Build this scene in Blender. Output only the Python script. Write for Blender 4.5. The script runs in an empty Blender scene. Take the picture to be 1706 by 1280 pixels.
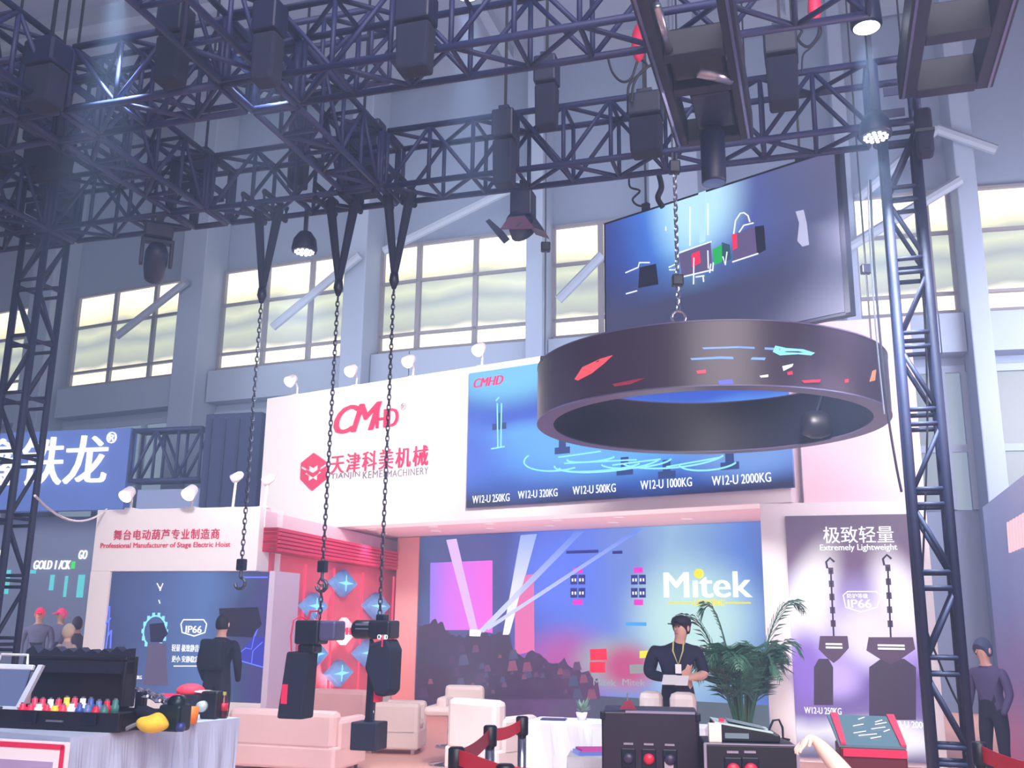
import bpy, math, random
from mathutils import Vector, Matrix
random.seed(7)
SC = bpy.context.scene
COL = SC.collection
PI = math.pi

def srgb(r, g, b):
    f = lambda c: (c/255/12.92) if c/255 <= .04045 else ((c/255+.055)/1.055)**2.4
    return (f(r), f(g), f(b), 1.0)

# ---------------------------------------------------------------- camera
F_PX, PITCH, ROLL, EYE = 1660.0, math.atan(400/1660.0), 0.013, 1.6
cam_d = bpy.data.cameras.new('camera'); cam = bpy.data.objects.new('camera', cam_d); COL.objects.link(cam)
cam_d.sensor_width = 36.0; cam_d.lens = F_PX/1706*36.0; cam_d.clip_end = 300
_fw = Vector((0, math.cos(PITCH), math.sin(PITCH))); _u0 = Vector((0, -math.sin(PITCH), math.cos(PITCH))); _r0 = Vector((1, 0, 0))
_up = _u0*math.cos(ROLL) - _r0*math.sin(ROLL); _rt = _r0*math.cos(ROLL) + _u0*math.sin(ROLL)
cam.matrix_world = Matrix(((_rt.x, _up.x, -_fw.x, 0), (_rt.y, _up.y, -_fw.y, 0), (_rt.z, _up.z, -_fw.z, EYE), (0, 0, 0, 1)))
SC.camera = cam

# ---------------------------------------------------------------- world, exposure, hall light and added fill lights
W = bpy.data.worlds.new('hall_air'); SC.world = W; W.use_nodes = True
W.node_tree.nodes['Background'].inputs[0].default_value = srgb(150, 170, 232)
W.node_tree.nodes['Background'].inputs[1].default_value = 0.4
vs = SC.view_settings; vs.view_transform = 'Standard'; vs.look = 'None'; vs.gamma = 1.0; vs.exposure = 0.35; vs.use_curve_mapping = False

def area(name, loc, target, size, power, col=(1, 1, 1), sy=None):
    d = bpy.data.lights.new(name, 'AREA'); d.energy = power; d.color = col; d.size = size
    if sy: d.shape = 'RECTANGLE'; d.size_y = sy
    o = bpy.data.objects.new(name, d); COL.objects.link(o); o.location = loc
    o.rotation_euler = (Vector(target)-Vector(loc)).to_track_quat('-Z', 'Y').to_euler(); return o
def spot(name, loc, target, power, col=(1, 1, 1), ang=60, blend=.6, r=.05):
    d = bpy.data.lights.new(name, 'SPOT'); d.energy = power; d.color = col; d.spot_size = math.radians(ang); d.spot_blend = blend; d.shadow_soft_size = r
    o = bpy.data.objects.new(name, d); COL.objects.link(o); o.location = loc
    o.rotation_euler = (Vector(target)-Vector(loc)).to_track_quat('-Z', 'Y').to_euler(); return o
area('hall_light_front', (1.5, -3.0, 8.5), (1.5, 14, 3), 9, 1900, (1.0, .93, 1.0))
area('roof_fill', (0, 16, 8.0), (0, 18, 16), 14, 800, (.72, .8, 1.0))  # added fill in mid-air, brightens the ceiling; no real lamp
area('far_wall_fill', (-2, 22, 7.5), (2, 30, 8), 12, 260, (.9, .96, 1.0))  # added fill for the far walls, no lamp there
area('pink_side_fill', (8, 6.0, 3.2), (1.0, 15, 2), 3, 420, (1, .72, .86))  # added out-of-view fill that gives a pink tint from the side

area('right_wall_fill', (11.5, 15, 6.5), (12, 26, 4), 4, 1000, (.86, .88, 1.0))  # added fill outside the view, lifts the dim right facade
area('left_stand_fill', (-13, 15, 6.5), (-11, 25, 2), 4, 520, (.8, .86, 1.0))  # added fill outside the view, lifts the dark left stand
spot('soffit_fill', (-.6, 15.6, .35), (-.4, 15.6, 3), 160, (1, .86, .88), 150, 1.0, .05)  # added upward fills that brighten the soffit; the booth has no such lamps
spot('soffit_fill', (2.2, 14.3, .35), (2.1, 14.0, 3), 130, (1, .88, .9), 150, 1.0, .05)
spot('soffit_fill', (-2.6, 17.0, .35), (-2.4, 17.3, 3), 120, (1, .8, .82), 150, 1.0, .05)
for _p, _t, _w, _c in (((-2.6, 11.2, 5.3), (-3.4, 18.5, 4.4), 1100, (1, .97, 1)), ((.2, 10.2, 5.4), (-.6, 16, 4.5), 1200, (1, .95, .98)), ((2.6, 7.9, 5.0), (4.4, 12.7, 1.6), 1100, (1, .93, .97)),
                       ((-3.6, 10.6, 5.3), (-5.0, 14.5, 2.2), 620, (1, .96, 1)), ((3.2, 8.6, 5.4), (4.4, 12.8, 4.0), 420, (1, .9, .95)), ((-.5, 9.4, 5.5), (-1.2, 12.4, .5), 500, (1, .9, .88)), ((-1.5, 6.0, 5.2), (-3.0, 8.0, .5), 300, (.92, .95, 1))):
    spot('fill_spot', _p, _t, _w, _c, 62, .9, .25)  # added fills without fixtures, brighten fascia, booth and table
# ---------------------------------------------------------------- rays, frames
def ray(x, y):
    v = _fw*F_PX + _rt*(x-853) + _up*(640-y); return v/v.y
def at(px, py, D):
    r = ray(px, py); return Vector((r.x*D, D, EYE+r.z*D))
class Frame:
    "upright frame: local x to the right along a wall, y away from the viewer, z up"
    def __init__(s, ox, oy, deg):
        s.o = Vector((ox, oy, 0)); s.a = math.radians(deg)
        s.X = Vector((math.cos(s.a), math.sin(s.a), 0)); s.Y = Vector((-s.X.y, s.X.x, 0))
    def loc(s, px, py, y=0.0):
        r = ray(px, py); k = (s.o + s.Y*y).dot(s.Y)/(r.x*s.Y.x + r.y*s.Y.y)
        p = Vector((r.x*k, r.y*k, 0)) - s.o
        return p.dot(s.X), EYE + r.z*k
    def atz(s, px, py, z):
        r = ray(px, py); k = (z-EYE)/r.z; p = Vector((r.x*k, r.y*k, 0)) - s.o
        return p.dot(s.X), p.dot(s.Y)
    def w(s, x, y, z=0): return s.o + s.X*x + s.Y*y + Vector((0, 0, z))
    def sub(s, x, y, deg=0):
        p = s.w(x, y); return Frame(p.x, p.y, math.degrees(s.a)+deg)

# ---------------------------------------------------------------- objects
def thing(name, label, cat, fr=None, x=0, y=0, z=0, deg=0, group=None):
    o = bpy.data.objects.new(name, None); COL.objects.link(o); o.empty_display_size = .1
    if fr is not None:
        o.location = fr.w(x, y, z); o.rotation_euler = (0, 0, fr.a + math.radians(deg))
    else:
        o.location = (x, y, z); o.rotation_euler = (0, 0, math.radians(deg))
    return tag(o, label, cat, group)
def tag(o, label=None, cat=None, group=None, kind=None):
    if label: o['label'] = label
    if cat: o['category'] = cat
    if group: o['group'] = group
    if kind: o['kind'] = kind
    return o
def place(o, fr, x=0, y=0, z=0, deg=0):
    o.location = fr.w(x, y, z); o.rotation_euler = (0, 0, fr.a+math.radians(deg)); return o
_kids = {}
def kids(o): return _kids.get(o.name, [])
def setparent(c, p): c.parent = p; _kids.setdefault(p.name, []).append(c)
def copy_tree(o, parent=None):
    c = o.copy(); COL.objects.link(c)
    if parent is not None: setparent(c, parent)
    for k in kids(o): copy_tree(k, c)
    return c

class MB:
    def __init__(s): s.v = []; s.f = []; s.m = []; s.M = None; s.mi = 0
    def _add(s, vs, fs):
        n = len(s.v)
        s.v += [tuple(s.M @ Vector(p)) if s.M else tuple(p) for p in vs]
        s.f += [tuple(n+i for i in f) for f in fs]; s.m += [s.mi]*len(fs)
        return s
    def box(s, x0, x1, y0, y1, z0, z1):
        return s._add([(x0, y0, z0), (x1, y0, z0), (x1, y1, z0), (x0, y1, z0), (x0, y0, z1), (x1, y0, z1), (x1, y1, z1), (x0, y1, z1)],
                      [(3, 2, 1, 0), (4, 5, 6, 7), (0, 1, 5, 4), (1, 2, 6, 5), (2, 3, 7, 6), (3, 0, 4, 7)])
    def cbox(s, c, d): return s.box(c[0]-d[0]/2, c[0]+d[0]/2, c[1]-d[1]/2, c[1]+d[1]/2, c[2]-d[2]/2, c[2]+d[2]/2)
    def sweep(s, pts, r, n=8, closed=False, cap=True):
        P = [Vector(p) for p in pts]; N = len(P); rr = r if isinstance(r, (list, tuple)) else [r]*N
        vs = []; up = None
        for i in range(N):
            if closed: t = P[(i+1) % N]-P[i-1]
            else: t = (P[min(i+1, N-1)]-P[max(i-1, 0)])
            t = t.normalized()
            if up is None:
                up = Vector((0, 0, 1)) if abs(t.z) < .9 else Vector((1, 0, 0))
            a = (up - t*up.dot(t)).normalized(); up = a; b = t.cross(a)
            for k in range(n):
                th = 2*PI*(k+.5)/n; vs.append(P[i] + (a*math.cos(th)+b*math.sin(th))*rr[i])
        fs = []
        for i in range(N if closed else N-1):
            j = (i+1) % N
            for k in range(n): fs.append((i*n+k, i*n+(k+1) % n, j*n+(k+1) % n, j*n+k))
        if cap and not closed:
            fs.append(tuple(range(n-1, -1, -1))); fs.append(tuple((N-1)*n+k for k in range(n)))
        return s._add(vs, fs)
    def tube(s, p, q, r, n=8, r2=None): return s.sweep([p, q], [r, r if r2 is None else r2], n)
    def prism(s, pts, y0, y1):
        "polygon in xz, front at y0 (faces the viewer), back at y1"
        n = len(pts); A = sum(pts[i][0]*pts[(i+1) % n][1]-pts[(i+1) % n][0]*pts[i][1] for i in range(n))
        if A < 0: pts = pts[::-1]
        vs = [(x, y0, z) for x, z in pts]+[(x, y1, z) for x, z in pts]
        fs = [tuple(range(n)), tuple(range(2*n-1, n-1, -1))]+[(i, i+n, (i+1) % n+n, (i+1) % n) for i in range(n)]
        return s._add(vs, fs)
    def slab(s, pts, z0, z1):
        n = len(pts); A = sum(pts[i][0]*pts[(i+1) % n][1]-pts[(i+1) % n][0]*pts[i][1] for i in range(n))
        if A < 0: pts = pts[::-1]
        vs = [(x, y, z1) for x, y in pts]+[(x, y, z0) for x, y in pts]
        return s._add(vs, [tuple(range(n)), tuple(range(2*n-1, n-1, -1))]+[(i, i+n, (i+1) % n+n, (i+1) % n) for i in range(n)])
    def lathe(s, prof, c=(0, 0, 0), n=20, axis='z'):
        vs = []
        for r, h in prof:
            for k in range(n):
                t = 2*PI*k/n; p = (r*math.cos(t), r*math.sin(t), h)
                if axis == 'x': p = (h, p[0], p[1])
                if axis == 'y': p = (p[1], h, p[0])
                vs.append((c[0]+p[0], c[1]+p[1], c[2]+p[2]))
        fs = [(i*n+k, i*n+(k+1) % n, (i+1)*n+(k+1) % n, (i+1)*n+k) for i in range(len(prof)-1) for k in range(n)]
        if prof[0][0] > 1e-6: fs.append(tuple(range(n-1, -1, -1)))
        if prof[-1][0] > 1e-6: fs.append(tuple((len(prof)-1)*n+k for k in range(n)))
        return s._add(vs, fs)
    def ball(s, c, r, n=12, m=8):
        r = (r, r, r) if not isinstance(r, (tuple, list)) else r
        vs = []; 
        for i in range(m+1):
            ph = PI*i/m
            for k in range(n):
                t = 2*PI*k/n; vs.append((c[0]+r[0]*math.sin(ph)*math.cos(t), c[1]+r[1]*math.sin(ph)*math.sin(t), c[2]-r[2]*math.cos(ph)))
        return s._add(vs, [(i*n+k, i*n+(k+1) % n, (i+1)*n+(k+1) % n, (i+1)*n+k) for i in range(m) for k in range(n)])
    def data(s, name, mats, smooth=False):
        me = bpy.data.meshes.new(name); me.from_pydata(s.v, [], s.f); me.update()
        mats = mats if isinstance(mats, (list, tuple)) else [mats]
        for m in mats: me.materials.append(m)
        if len(mats) > 1: me.polygons.foreach_set('material_index', s.m)
        me.polygons.foreach_set('use_smooth', [bool(smooth)]*len(s.f)); me.update()
        return me
    def build(s, name, mats, parent=None, smooth=False, bevel=0, sub=0, loc=None):
        o = bpy.data.objects.new(name, s.data(name, mats, smooth)); COL.objects.link(o)
        if parent is not None: setparent(o, parent)
        if loc is not None: o.location = loc
        if bevel:
            b = o.modifiers.new('b', 'BEVEL'); b.width = bevel; b.segments = 2; b.limit_method = 'ANGLE'
        if sub:
            b = o.modifiers.new('s', 'SUBSURF'); b.levels = sub; b.render_levels = sub
        return o
def inst(o, parent, loc=(0, 0, 0), rot=(0, 0, 0), scale=None):
    c = bpy.data.objects.new(o.name.split('.')[0], o.data) if False else o.copy()
    COL.objects.link(c); setparent(c, parent); c.location = loc; c.rotation_euler = rot
    if scale: c.scale = scale
    return c

# ---------------------------------------------------------------- materials
_mats = {}
def mat(name, rgb, rough=.6, metal=0.0, em=0.0, emc=None, noise=0.0, nscale=4.0, alpha=None, spec=.5):
    if name in _mats: return _mats[name]
    m = bpy.data.materials.new(name); m.use_nodes = True; nt = m.node_tree; b = nt.nodes['Principled BSDF']
    c = srgb(*rgb); b.inputs['Base Color'].default_value = c; b.inputs['Roughness'].default_value = rough; b.inputs['Metallic'].default_value = metal
    b.inputs['Specular IOR Level'].default_value = spec
    if em: b.inputs['Emission Color'].default_value = srgb(*(emc or rgb)); b.inputs['Emission Strength'].default_value = em
    if noise:
        tc = nt.nodes.new('ShaderNodeTexCoord'); n = nt.nodes.new('ShaderNodeTexNoise'); n.inputs['Scale'].default_value = nscale; n.inputs['Detail'].default_value = 4
        mx = nt.nodes.new('ShaderNodeMix'); mx.data_type = 'RGBA'
        mx.inputs[6].default_value = tuple(x*(1-noise) for x in c[:3])+(1,); mx.inputs[7].default_value = tuple(min(1, x*(1+noise)) for x in c[:3])+(1,)
        nt.links.new(tc.outputs['Object'], n.inputs['Vector']); nt.links.new(n.outputs['Fac'], mx.inputs[0]); nt.links.new(mx.outputs[2], b.inputs['Base Color'])
    if alpha is not None: b.inputs['Alpha'].default_value = alpha
    _mats[name] = m; return m
def ramp_screen(name, stops, axis='x', lo=0, hi=1, strength=1.0, nz=.25, nscale=1.5, diag=0.0, blobs=()):
    "lit graphic: colours along an object axis with a soft cloudy break-up, shown by its own light"
    m = bpy.data.materials.new(name); m.use_nodes = True; nt = m.node_tree; b = nt.nodes['Principled BSDF']
    b.inputs['Base Color'].default_value = (.02, .02, .03, 1); b.inputs['Roughness'].default_value = .35
    N, L = nt.nodes.new, nt.links.new
    tc = N('ShaderNodeTexCoord'); sp = N('ShaderNodeSeparateXYZ'); L(tc.outputs['Object'], sp.inputs[0])
    nz_ = N('ShaderNodeTexNoise'); nz_.inputs['Scale'].default_value = nscale; nz_.inputs['Detail'].default_value = 3; L(tc.outputs['Object'], nz_.inputs['Vector'])
    mr = N('ShaderNodeMapRange'); mr.inputs['From Min'].default_value = lo; mr.inputs['From Max'].default_value = hi; mr.clamp = False
    src = sp.outputs['X' if axis == 'x' else 'Z']
    if diag:
        ma = N('ShaderNodeMath'); ma.operation = 'MULTIPLY_ADD'; L(sp.outputs['Z' if axis == 'x' else 'X'], ma.inputs[0]); ma.inputs[1].default_value = diag; L(src, ma.inputs[2]); src = ma.outputs[0]
    L(src, mr.inputs['Value'])
    a2 = N('ShaderNodeMath'); a2.operation = 'MULTIPLY_ADD'; L(nz_.outputs['Fac'], a2.inputs[0]); a2.inputs[1].default_value = nz; L(mr.outputs[0], a2.inputs[2])
    a3 = N('ShaderNodeMath'); a3.operation = 'SUBTRACT'; L(a2.outputs[0], a3.inputs[0]); a3.inputs[1].default_value = nz/2
    cr = N('ShaderNodeValToRGB'); el = cr.color_ramp.elements
    while len(el) > 1: el.remove(el[0])
    el[0].position = stops[0][0]; el[0].color = srgb(*stops[0][1])
    for p, c in stops[1:]:
        e = el.new(p); e.color = srgb(*c)
    L(a3.outputs[0], cr.inputs[0]); out = cr.outputs[0]
    for (bx, bz, rx, rz, col, ang) in blobs:      # soft coloured patches of the printed picture
        mp = N('ShaderNodeMapping'); mp.vector_type = 'TEXTURE'; mp.inputs['Location'].default_value = (bx, 0, bz); mp.inputs['Rotation'].default_value = (0, math.radians(ang), 0); mp.inputs['Scale'].default_value = (rx, 1000, rz)
        L(tc.outputs['Object'], mp.inputs['Vector']); g = N('ShaderNodeTexGradient'); g.gradient_type = 'SPHERICAL'; L(mp.outputs[0], g.inputs[0])
        sm = N('ShaderNodeMapRange'); sm.interpolation_type = 'SMOOTHSTEP'; sm.inputs['From Max'].default_value = .75; L(g.outputs['Fac'], sm.inputs['Value'])
        mx = N('ShaderNodeMix'); mx.data_type = 'RGBA'; L(sm.outputs[0], mx.inputs[0]); L(out, mx.inputs[6]); mx.inputs[7].default_value = srgb(*col); out = mx.outputs[2]
    L(out, b.inputs['Emission Color']); b.inputs['Emission Strength'].default_value = strength
    return m
def lit(name, rgb, s=1.0): return mat(name, (10, 10, 12), .4, em=s, emc=rgb)

M_truss = mat('truss_paint', (22, 33, 80), .6, .0, noise=.25, nscale=3)
M_black = mat('black_metal', (12, 17, 42), .4, .2, noise=.2)
M_blackfab = mat('black_fabric', (12, 18, 46), .9, noise=.3, nscale=12)
M_blkpl = mat('black_plastic', (14, 14, 30), .45)
M_steel = mat('steel', (170, 176, 190), .3, .9, noise=.1)
M_chain = mat('chain_steel', (70, 74, 90), .4, .7)
M_white = mat('white_board', (248, 244, 248), .7, noise=.015, nscale=2)
M_red = mat('crimson', (226, 40, 88), .5)
M_cord = mat('cord_black', (18, 20, 34), .6)
M_wleather = mat('white_leather', (226, 212, 210), .5, noise=.03, nscale=3)
M_chrome = mat('chrome', (205, 205, 215), .15, 1.0)
M_redbelt = mat('red_belt', (214, 24, 52), .6)
M_skin = mat('skin', (224, 176, 160), .5)
M_glow = lit('white_glow', (250, 250, 255), 3.0)

# ---------------------------------------------------------------- text
_tc = {}
def text_data(s, bold=0.0, shear=0.0, space=1.0, ex=.02):
    key = (s, bold, shear, space, ex)
    if key in _tc: return _tc[key]
    c = bpy.data.curves.new('lettering', 'FONT'); c.body = s; c.size = 1; c.extrude = ex; c.offset = bold; c.shear = shear; c.space_character = space; c.resolution_u = 3
    o = bpy.data.objects.new('lettering', c); COL.objects.link(o)
    bpy.context.view_layer.update()
    me = bpy.data.meshes.new_from_object(o.evaluated_get(bpy.context.evaluated_depsgraph_get()))
    bpy.data.objects.remove(o)
    xs = [v.co.x for v in me.vertices]; ys = [v.co.y for v in me.vertices]
    V = [(v.co.x-min(xs), v.co.y-min(ys), v.co.z) for v in me.vertices]; Fs = [tuple(p.vertices) for p in me.polygons]
    r = (V, Fs, max(xs)-min(xs), max(ys)-min(ys)); bpy.data.meshes.remove(me); _tc[key] = r; return r
def text(mb, s, x0, x1, z0, z1, y=0.0, th=.01, bold=0.0, shear=0.0, space=1.0):
    V, Fs, w, h = text_data(s, 0.0, shear, space)
    b = bold*(z1-z0)*1.1; k1, k2 = (x1-x0-2*b)/w, (z1-z0)/h
    for i, dx in enumerate((0,) if bold < .004 else (-b, 0, b)):       # heavier strokes: the letters set side by side
        mb._add([(x0+b+dx+a*k1, y-(.5+c/.04)*th-i*.0004, z0+b_*k2) for a, b_, c in V], Fs)
    return mb
# ================================================================ SETTING
G = Frame(0, 0, -17.3)                     # truss grid: x = u, y = v
M_floor = mat('floor_carpet', (226, 172, 160), .55, noise=.12, nscale=.8)
M_hall = mat('hall_cladding', (112, 125, 156), .8, noise=.06, nscale=.3)
M_col = mat('hall_column', (128, 141, 170), .7, noise=.04, nscale=.6)
M_ceil = mat('hall_ceiling', (124, 130, 158), .85, noise=.1, nscale=.25)
M_beam = mat('roof_beam', (134, 144, 168), .7, noise=.08, nscale=.4)
tag(MB().box(-45, 45, -12, 60, -.1, 0).build('floor', M_floor), kind='structure')
ce = MB().box(-45, 45, -2, 60, 16.0, 16.2).build('ceiling', M_ceil); tag(ce, kind='structure')
b = MB()
for v in (13, 17.5, 22, 26.5, 31): b.cbox((0, v, 15.75), (50, .35, .5))
for u in (-14, -7, 0, 7, 14): b.cbox((u, 20, 15.85), (.25, 26, .3))
o = b.build('trim_1', M_beam); o.location = (0, 0, 0); o.rotation_euler = (0, 0, G.a); tag(o, kind='structure')

ZT = 11.0
pp = [(-160, 553), (140, 500), (378, 459), (701, 412), (1003, 376), (1552, 326), (1900, 300)]
PW = []
for p in pp:
    r = ray(*p); k = (ZT-EYE)/r.z; PW.append(Vector((r.x*k, r.y*k, 0)))
FAC = []
for i in range(len(PW)-1):
    d = PW[i+1]-PW[i]; FAC.append(Frame(PW[i].x, PW[i].y, math.degrees(math.atan2(d.y, d.x))))
    o = MB().box(0, d.length, 0, .4, 0, 16.0).build('wall_back', M_hall); place(o, FAC[i]); tag(o, kind='structure')
def facet(px):
    for i in range(len(pp)-1):
        if px <= pp[i+1][0]: return i
    return len(pp)-2
def facade(px, py, y=0):
    f = FAC[facet(px)]; x, z = f.loc(px, py, y); return f, x, z
def M_outside(k):
    return ramp_screen('daylight_outside_%d' % k, [(0, (255, 250, 228)), (.13, (255, 252, 232)), (.2, (150, 158, 158)), (.34, (172, 184, 172)), (.44, (140, 152, 160)), (.55, (190, 200, 180)), (.64, (160, 170, 168)), (.72, (232, 230, 196)), (.8, (255, 246, 226)), (1, (255, 250, 240))],
                       axis='z', lo=8.3, hi=11.0, strength=1.35, nz=.22, nscale=.45)
M_out = M_outside(1)
M_winlow = lit('lower_window_glass', (128, 150, 178), .75)
M_frame = mat('window_frame', (116, 112, 124), .6)
bays = [(-120, 92), (132, 336), (379, 601), (640, 893), (924, 1090), (1175, 1400), (1428, 1592), (1630, 1850)]
k = 0
for a, c in bays:
    k += 1
    cuts = [a]+[pp[i][0] for i in range(len(pp)) if a < pp[i][0] < c]+[c]
    w = None
    for s_, e_ in zip(cuts[:-1], cuts[1:]):
        f = FAC[facet((s_+e_)/2)]
        x0, _ = f.loc(s_, 480); x1, _ = f.loc(e_, 480)
        if x1-x0 < .3: continue
        fr = MB(); n = max(1, round((x1-x0)/1.45))
        for j in range(n+1): fr.box(x0+(x1-x0)*j/n-.06, x0+(x1-x0)*j/n+.06, -.16, -.02, 8.25, 11.05)
        for z in (8.2, 8.62, 10.02, 11.0): fr.box(x0, x1, -.16, -.02, z, z+.07)
        w = tag(fr.build('window_%d' % k, M_frame), kind='structure'); place(w, f)
        MB().box(x0+.04, x1-.04, -.06, -.01, 8.27, 11.0).build('pane', M_out, w)
        lo = MB()
        for j in range(n+1): lo.box(x0+(x1-x0)*j/n-.09, x0+(x1-x0)*j/n+.09, -.12, -.01, 4.0, 6.9)
        lo.box(x0, x1, -.12, -.01, 6.9, 7.05); lo.box(x0, x1, -.11, -.012, 5.2, 5.35)
        w2 = tag(lo.build('window_%d' % (k+20), M_col), kind='structure'); place(w2, f)
        MB().box(x0+.1, x1-.1, -.05, -.01, 4.0, 6.9).build('pane', M_winlow, w2)
        o = MB().box(x0, x1, -.5, 0, 7.25, 8.1).build('trim_2', M_col); place(o, f); tag(o, kind='structure')
for i, (a, c) in enumerate([(92, 132), (336, 379), (601, 640), (893, 924), (1090, 1175), (1400, 1428), (1592, 1630)]):
    f = FAC[facet((a+c)/2)]; x0, _ = f.loc(a+2, 480); x1, _ = f.loc(c-2, 480)
    o = MB().box(x0, x1, -.9, 0, 0, 16.0).build('trim_3', M_col, bevel=.03); place(o, f); tag(o, kind='structure')
# roof bracing crossing in front of the glass
br = [((640, 418), (880, 300)), ((195, 560), (310, 470)), ((455, 545), (600, 425)), ((930, 500), (1003, 425)), ((1400, 420), (1600, 300)), ((1430, 330), (1560, 215)), ((1660, 250), (1560, 215))]
for p, q in br:
    i = facet((p[0]+q[0])/2); f = FAC[i]; a = f.loc(*p, -1.1); c = f.loc(*q, -1.1)
    o = MB().tube((a[0], -1.1, a[1]), (c[0], -1.1, c[1]), .11, 8).build('trim_4', M_beam); place(o, f); tag(o, kind='structure')

# ================================================================ TRUSSES
def truss(name_lbl, x, y, z, ln, w, h, axis='u', bay=.5, r=.03, rb=.021, group=None, cat='truss', M=None, name='lighting_truss', fr=None, flip=0):
    "box truss; local x runs along its length, local y across (w), local z up (h)"
    fr = fr or G; M = M or M_truss
    deg = 0 if axis == 'u' else 90
    t = thing(name, name_lbl, cat, fr, x, y, z, deg, group)
    up = axis == 'z'
    T = (lambda p: (p[1], p[2], p[0])) if up else (lambda p: p)     # tower: length along z
    n = max(1, round(ln/bay)); d = ln/n
    if axis == 'v': yy = (-w, 0)                                     # rotated by 90: local y points to -u
    else: yy = (0, w)
    for a in yy:
        for c in (0, h): MB().tube(T((0, a, c)), T((ln, a, c)), r, 8).build('chord', M, t, smooth=True)
    cache = {}
    def piece(nm, key, p, q, i):
        if key not in cache:
            cache[key] = o = MB().tube(T(p), T(q), rb, 6).build(nm, M, t, smooth=True)
        else:
            o = cache[key].copy(); COL.objects.link(o); setparent(o, t)
        o.location = T((i*d, 0, 0))
    cnt = 0
    for i in range(n+1):
        for j, a in enumerate(yy): piece('strut', 's%d' % j, (0, a, 0), (0, a, h), i)
        for j, c in enumerate((0, h)): piece('strut', 't%d' % j, (0, yy[0], c), (0, yy[1], c), i)
    for i in range(n):
        z = (i+flip) % 2
        for j, a in enumerate(yy): piece('brace', 'b%d%d' % (j, z), (0, a, h*z), (d, a, h*(1-z)), i)
        for j, c in enumerate((0, h)): piece('brace', 'c%d%d' % (j, z), (0, yy[z], c), (d, yy[1-z], c), i)
    return t
def corner(lbl, x, y, z, w, d, h):
    t = thing('truss_corner_block', lbl, 'truss corner', G, x, y, z, 0, 'corner blocks of the black truss grid')
    f = MB(); r = .032
    X = (0, w); Y = (0, d); Z = (0, h)
    for a in X:
        for c in Y: f.tube((a, c, 0), (a, c, h), r)
        for c in Z: f.tube((a, 0, c), (a, d, c), r)
    for a in Y:
        for c in Z: f.tube((0, a, c), (w, a, c), r)
    f.build('frame', M_truss, t, smooth=True)
    p = MB()
    for a in X: p.box(a-.004, a+.004, .06, d-.06, h/2-.04, h/2+.04)
    for a in Y: p.box(.06, w-.06, a-.004, a+.004, h/2-.04, h/2+.04)
    p.build('gusset_plate', M_truss, t)
    return t
VA, VB, ZG, HG, WG = 8.35, 6.22, 5.8, .6, .4
# columns of the grid (u ranges)
UE, UC, UD, UT = (-8.42, -8.02), (-6.4, -6.0), (-4.4, -4.0), (.66, .98)
gp = 'sections of the black box truss grid overhead'
A_l = ['black box truss section above the windows, just right of the far left tower',
       'short black box truss section above the windows, between the second and third cross trusses',
       'long black box truss section carrying the V straps and running to the right tower']
segsA = [(UE[1], UC[0]), (UC[1], UD[0]), (UD[1], UT[0])]
for (a, c), l in zip(segsA, A_l): truss(l, a+.062, VA, ZG, c-a-.124, WG, HG, 'u', .46, group=gp)
B_l = ['nearer black box truss section at the left, parallel to the window side truss',
       'nearer black box truss section above the small left ceiling gap', 'nearer long black box truss section passing above the hanging screen']
for (a, c), l in zip([(UE[1], UC[0]), (UC[1], UD[0]), (UD[1], .58)], B_l): truss(l, a+.062, VB, ZG, c-a-.124, WG+.03, HG, 'u', .5, group=gp, flip=1)
for (a, c), nm in zip((UE, UC, UD), ('far left', 'second from left', 'third from left')):
    truss('black cross truss bridging the two long trusses, %s' % nm, a, VB+.492, ZG, VA-VB-.554, c-a, HG, 'v', .45, group=gp)
    truss('black cross truss overhead running out of the top edge, %s' % nm, a, VB-3.6, ZG, 3.538, c-a, HG, 'v', .5, group=gp, flip=1)
    corner('black corner block on the window side truss, %s' % nm, a, VA, ZG, c-a, WG, HG)
    corner('black corner block on the nearer truss, %s' % nm, a, VB, ZG, c-a, WG+.03, HG)
corner('black corner block capping the right tower', UT[0], VA, ZG, UT[1]-UT[0], WG, HG)
# upper layer seen at the upper left
truss('black box truss lying on top of the grid near the upper left corner', -7.0, 7.2, 6.48, 3.4, .4, .5, 'u', .5, group=gp)
truss('thin black box truss of the outer bay beyond the left tower', -11.5, VA, ZG, 3.0, WG, HG, 'u', .5, group=gp)
truss('black outer bay truss nearer than the left tower', -11.5, VB, ZG, 3.0, WG, HG, 'u', .5, group=gp)
truss('black cross truss lying on the grid at the far left', -7.56, 4.6, 6.48, 4.3, .4, .5, 'v', .5, group=gp)

M_tw = mat('tower_paint', (18, 26, 62), .65, .0, noise=.2, nscale=3)
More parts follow.
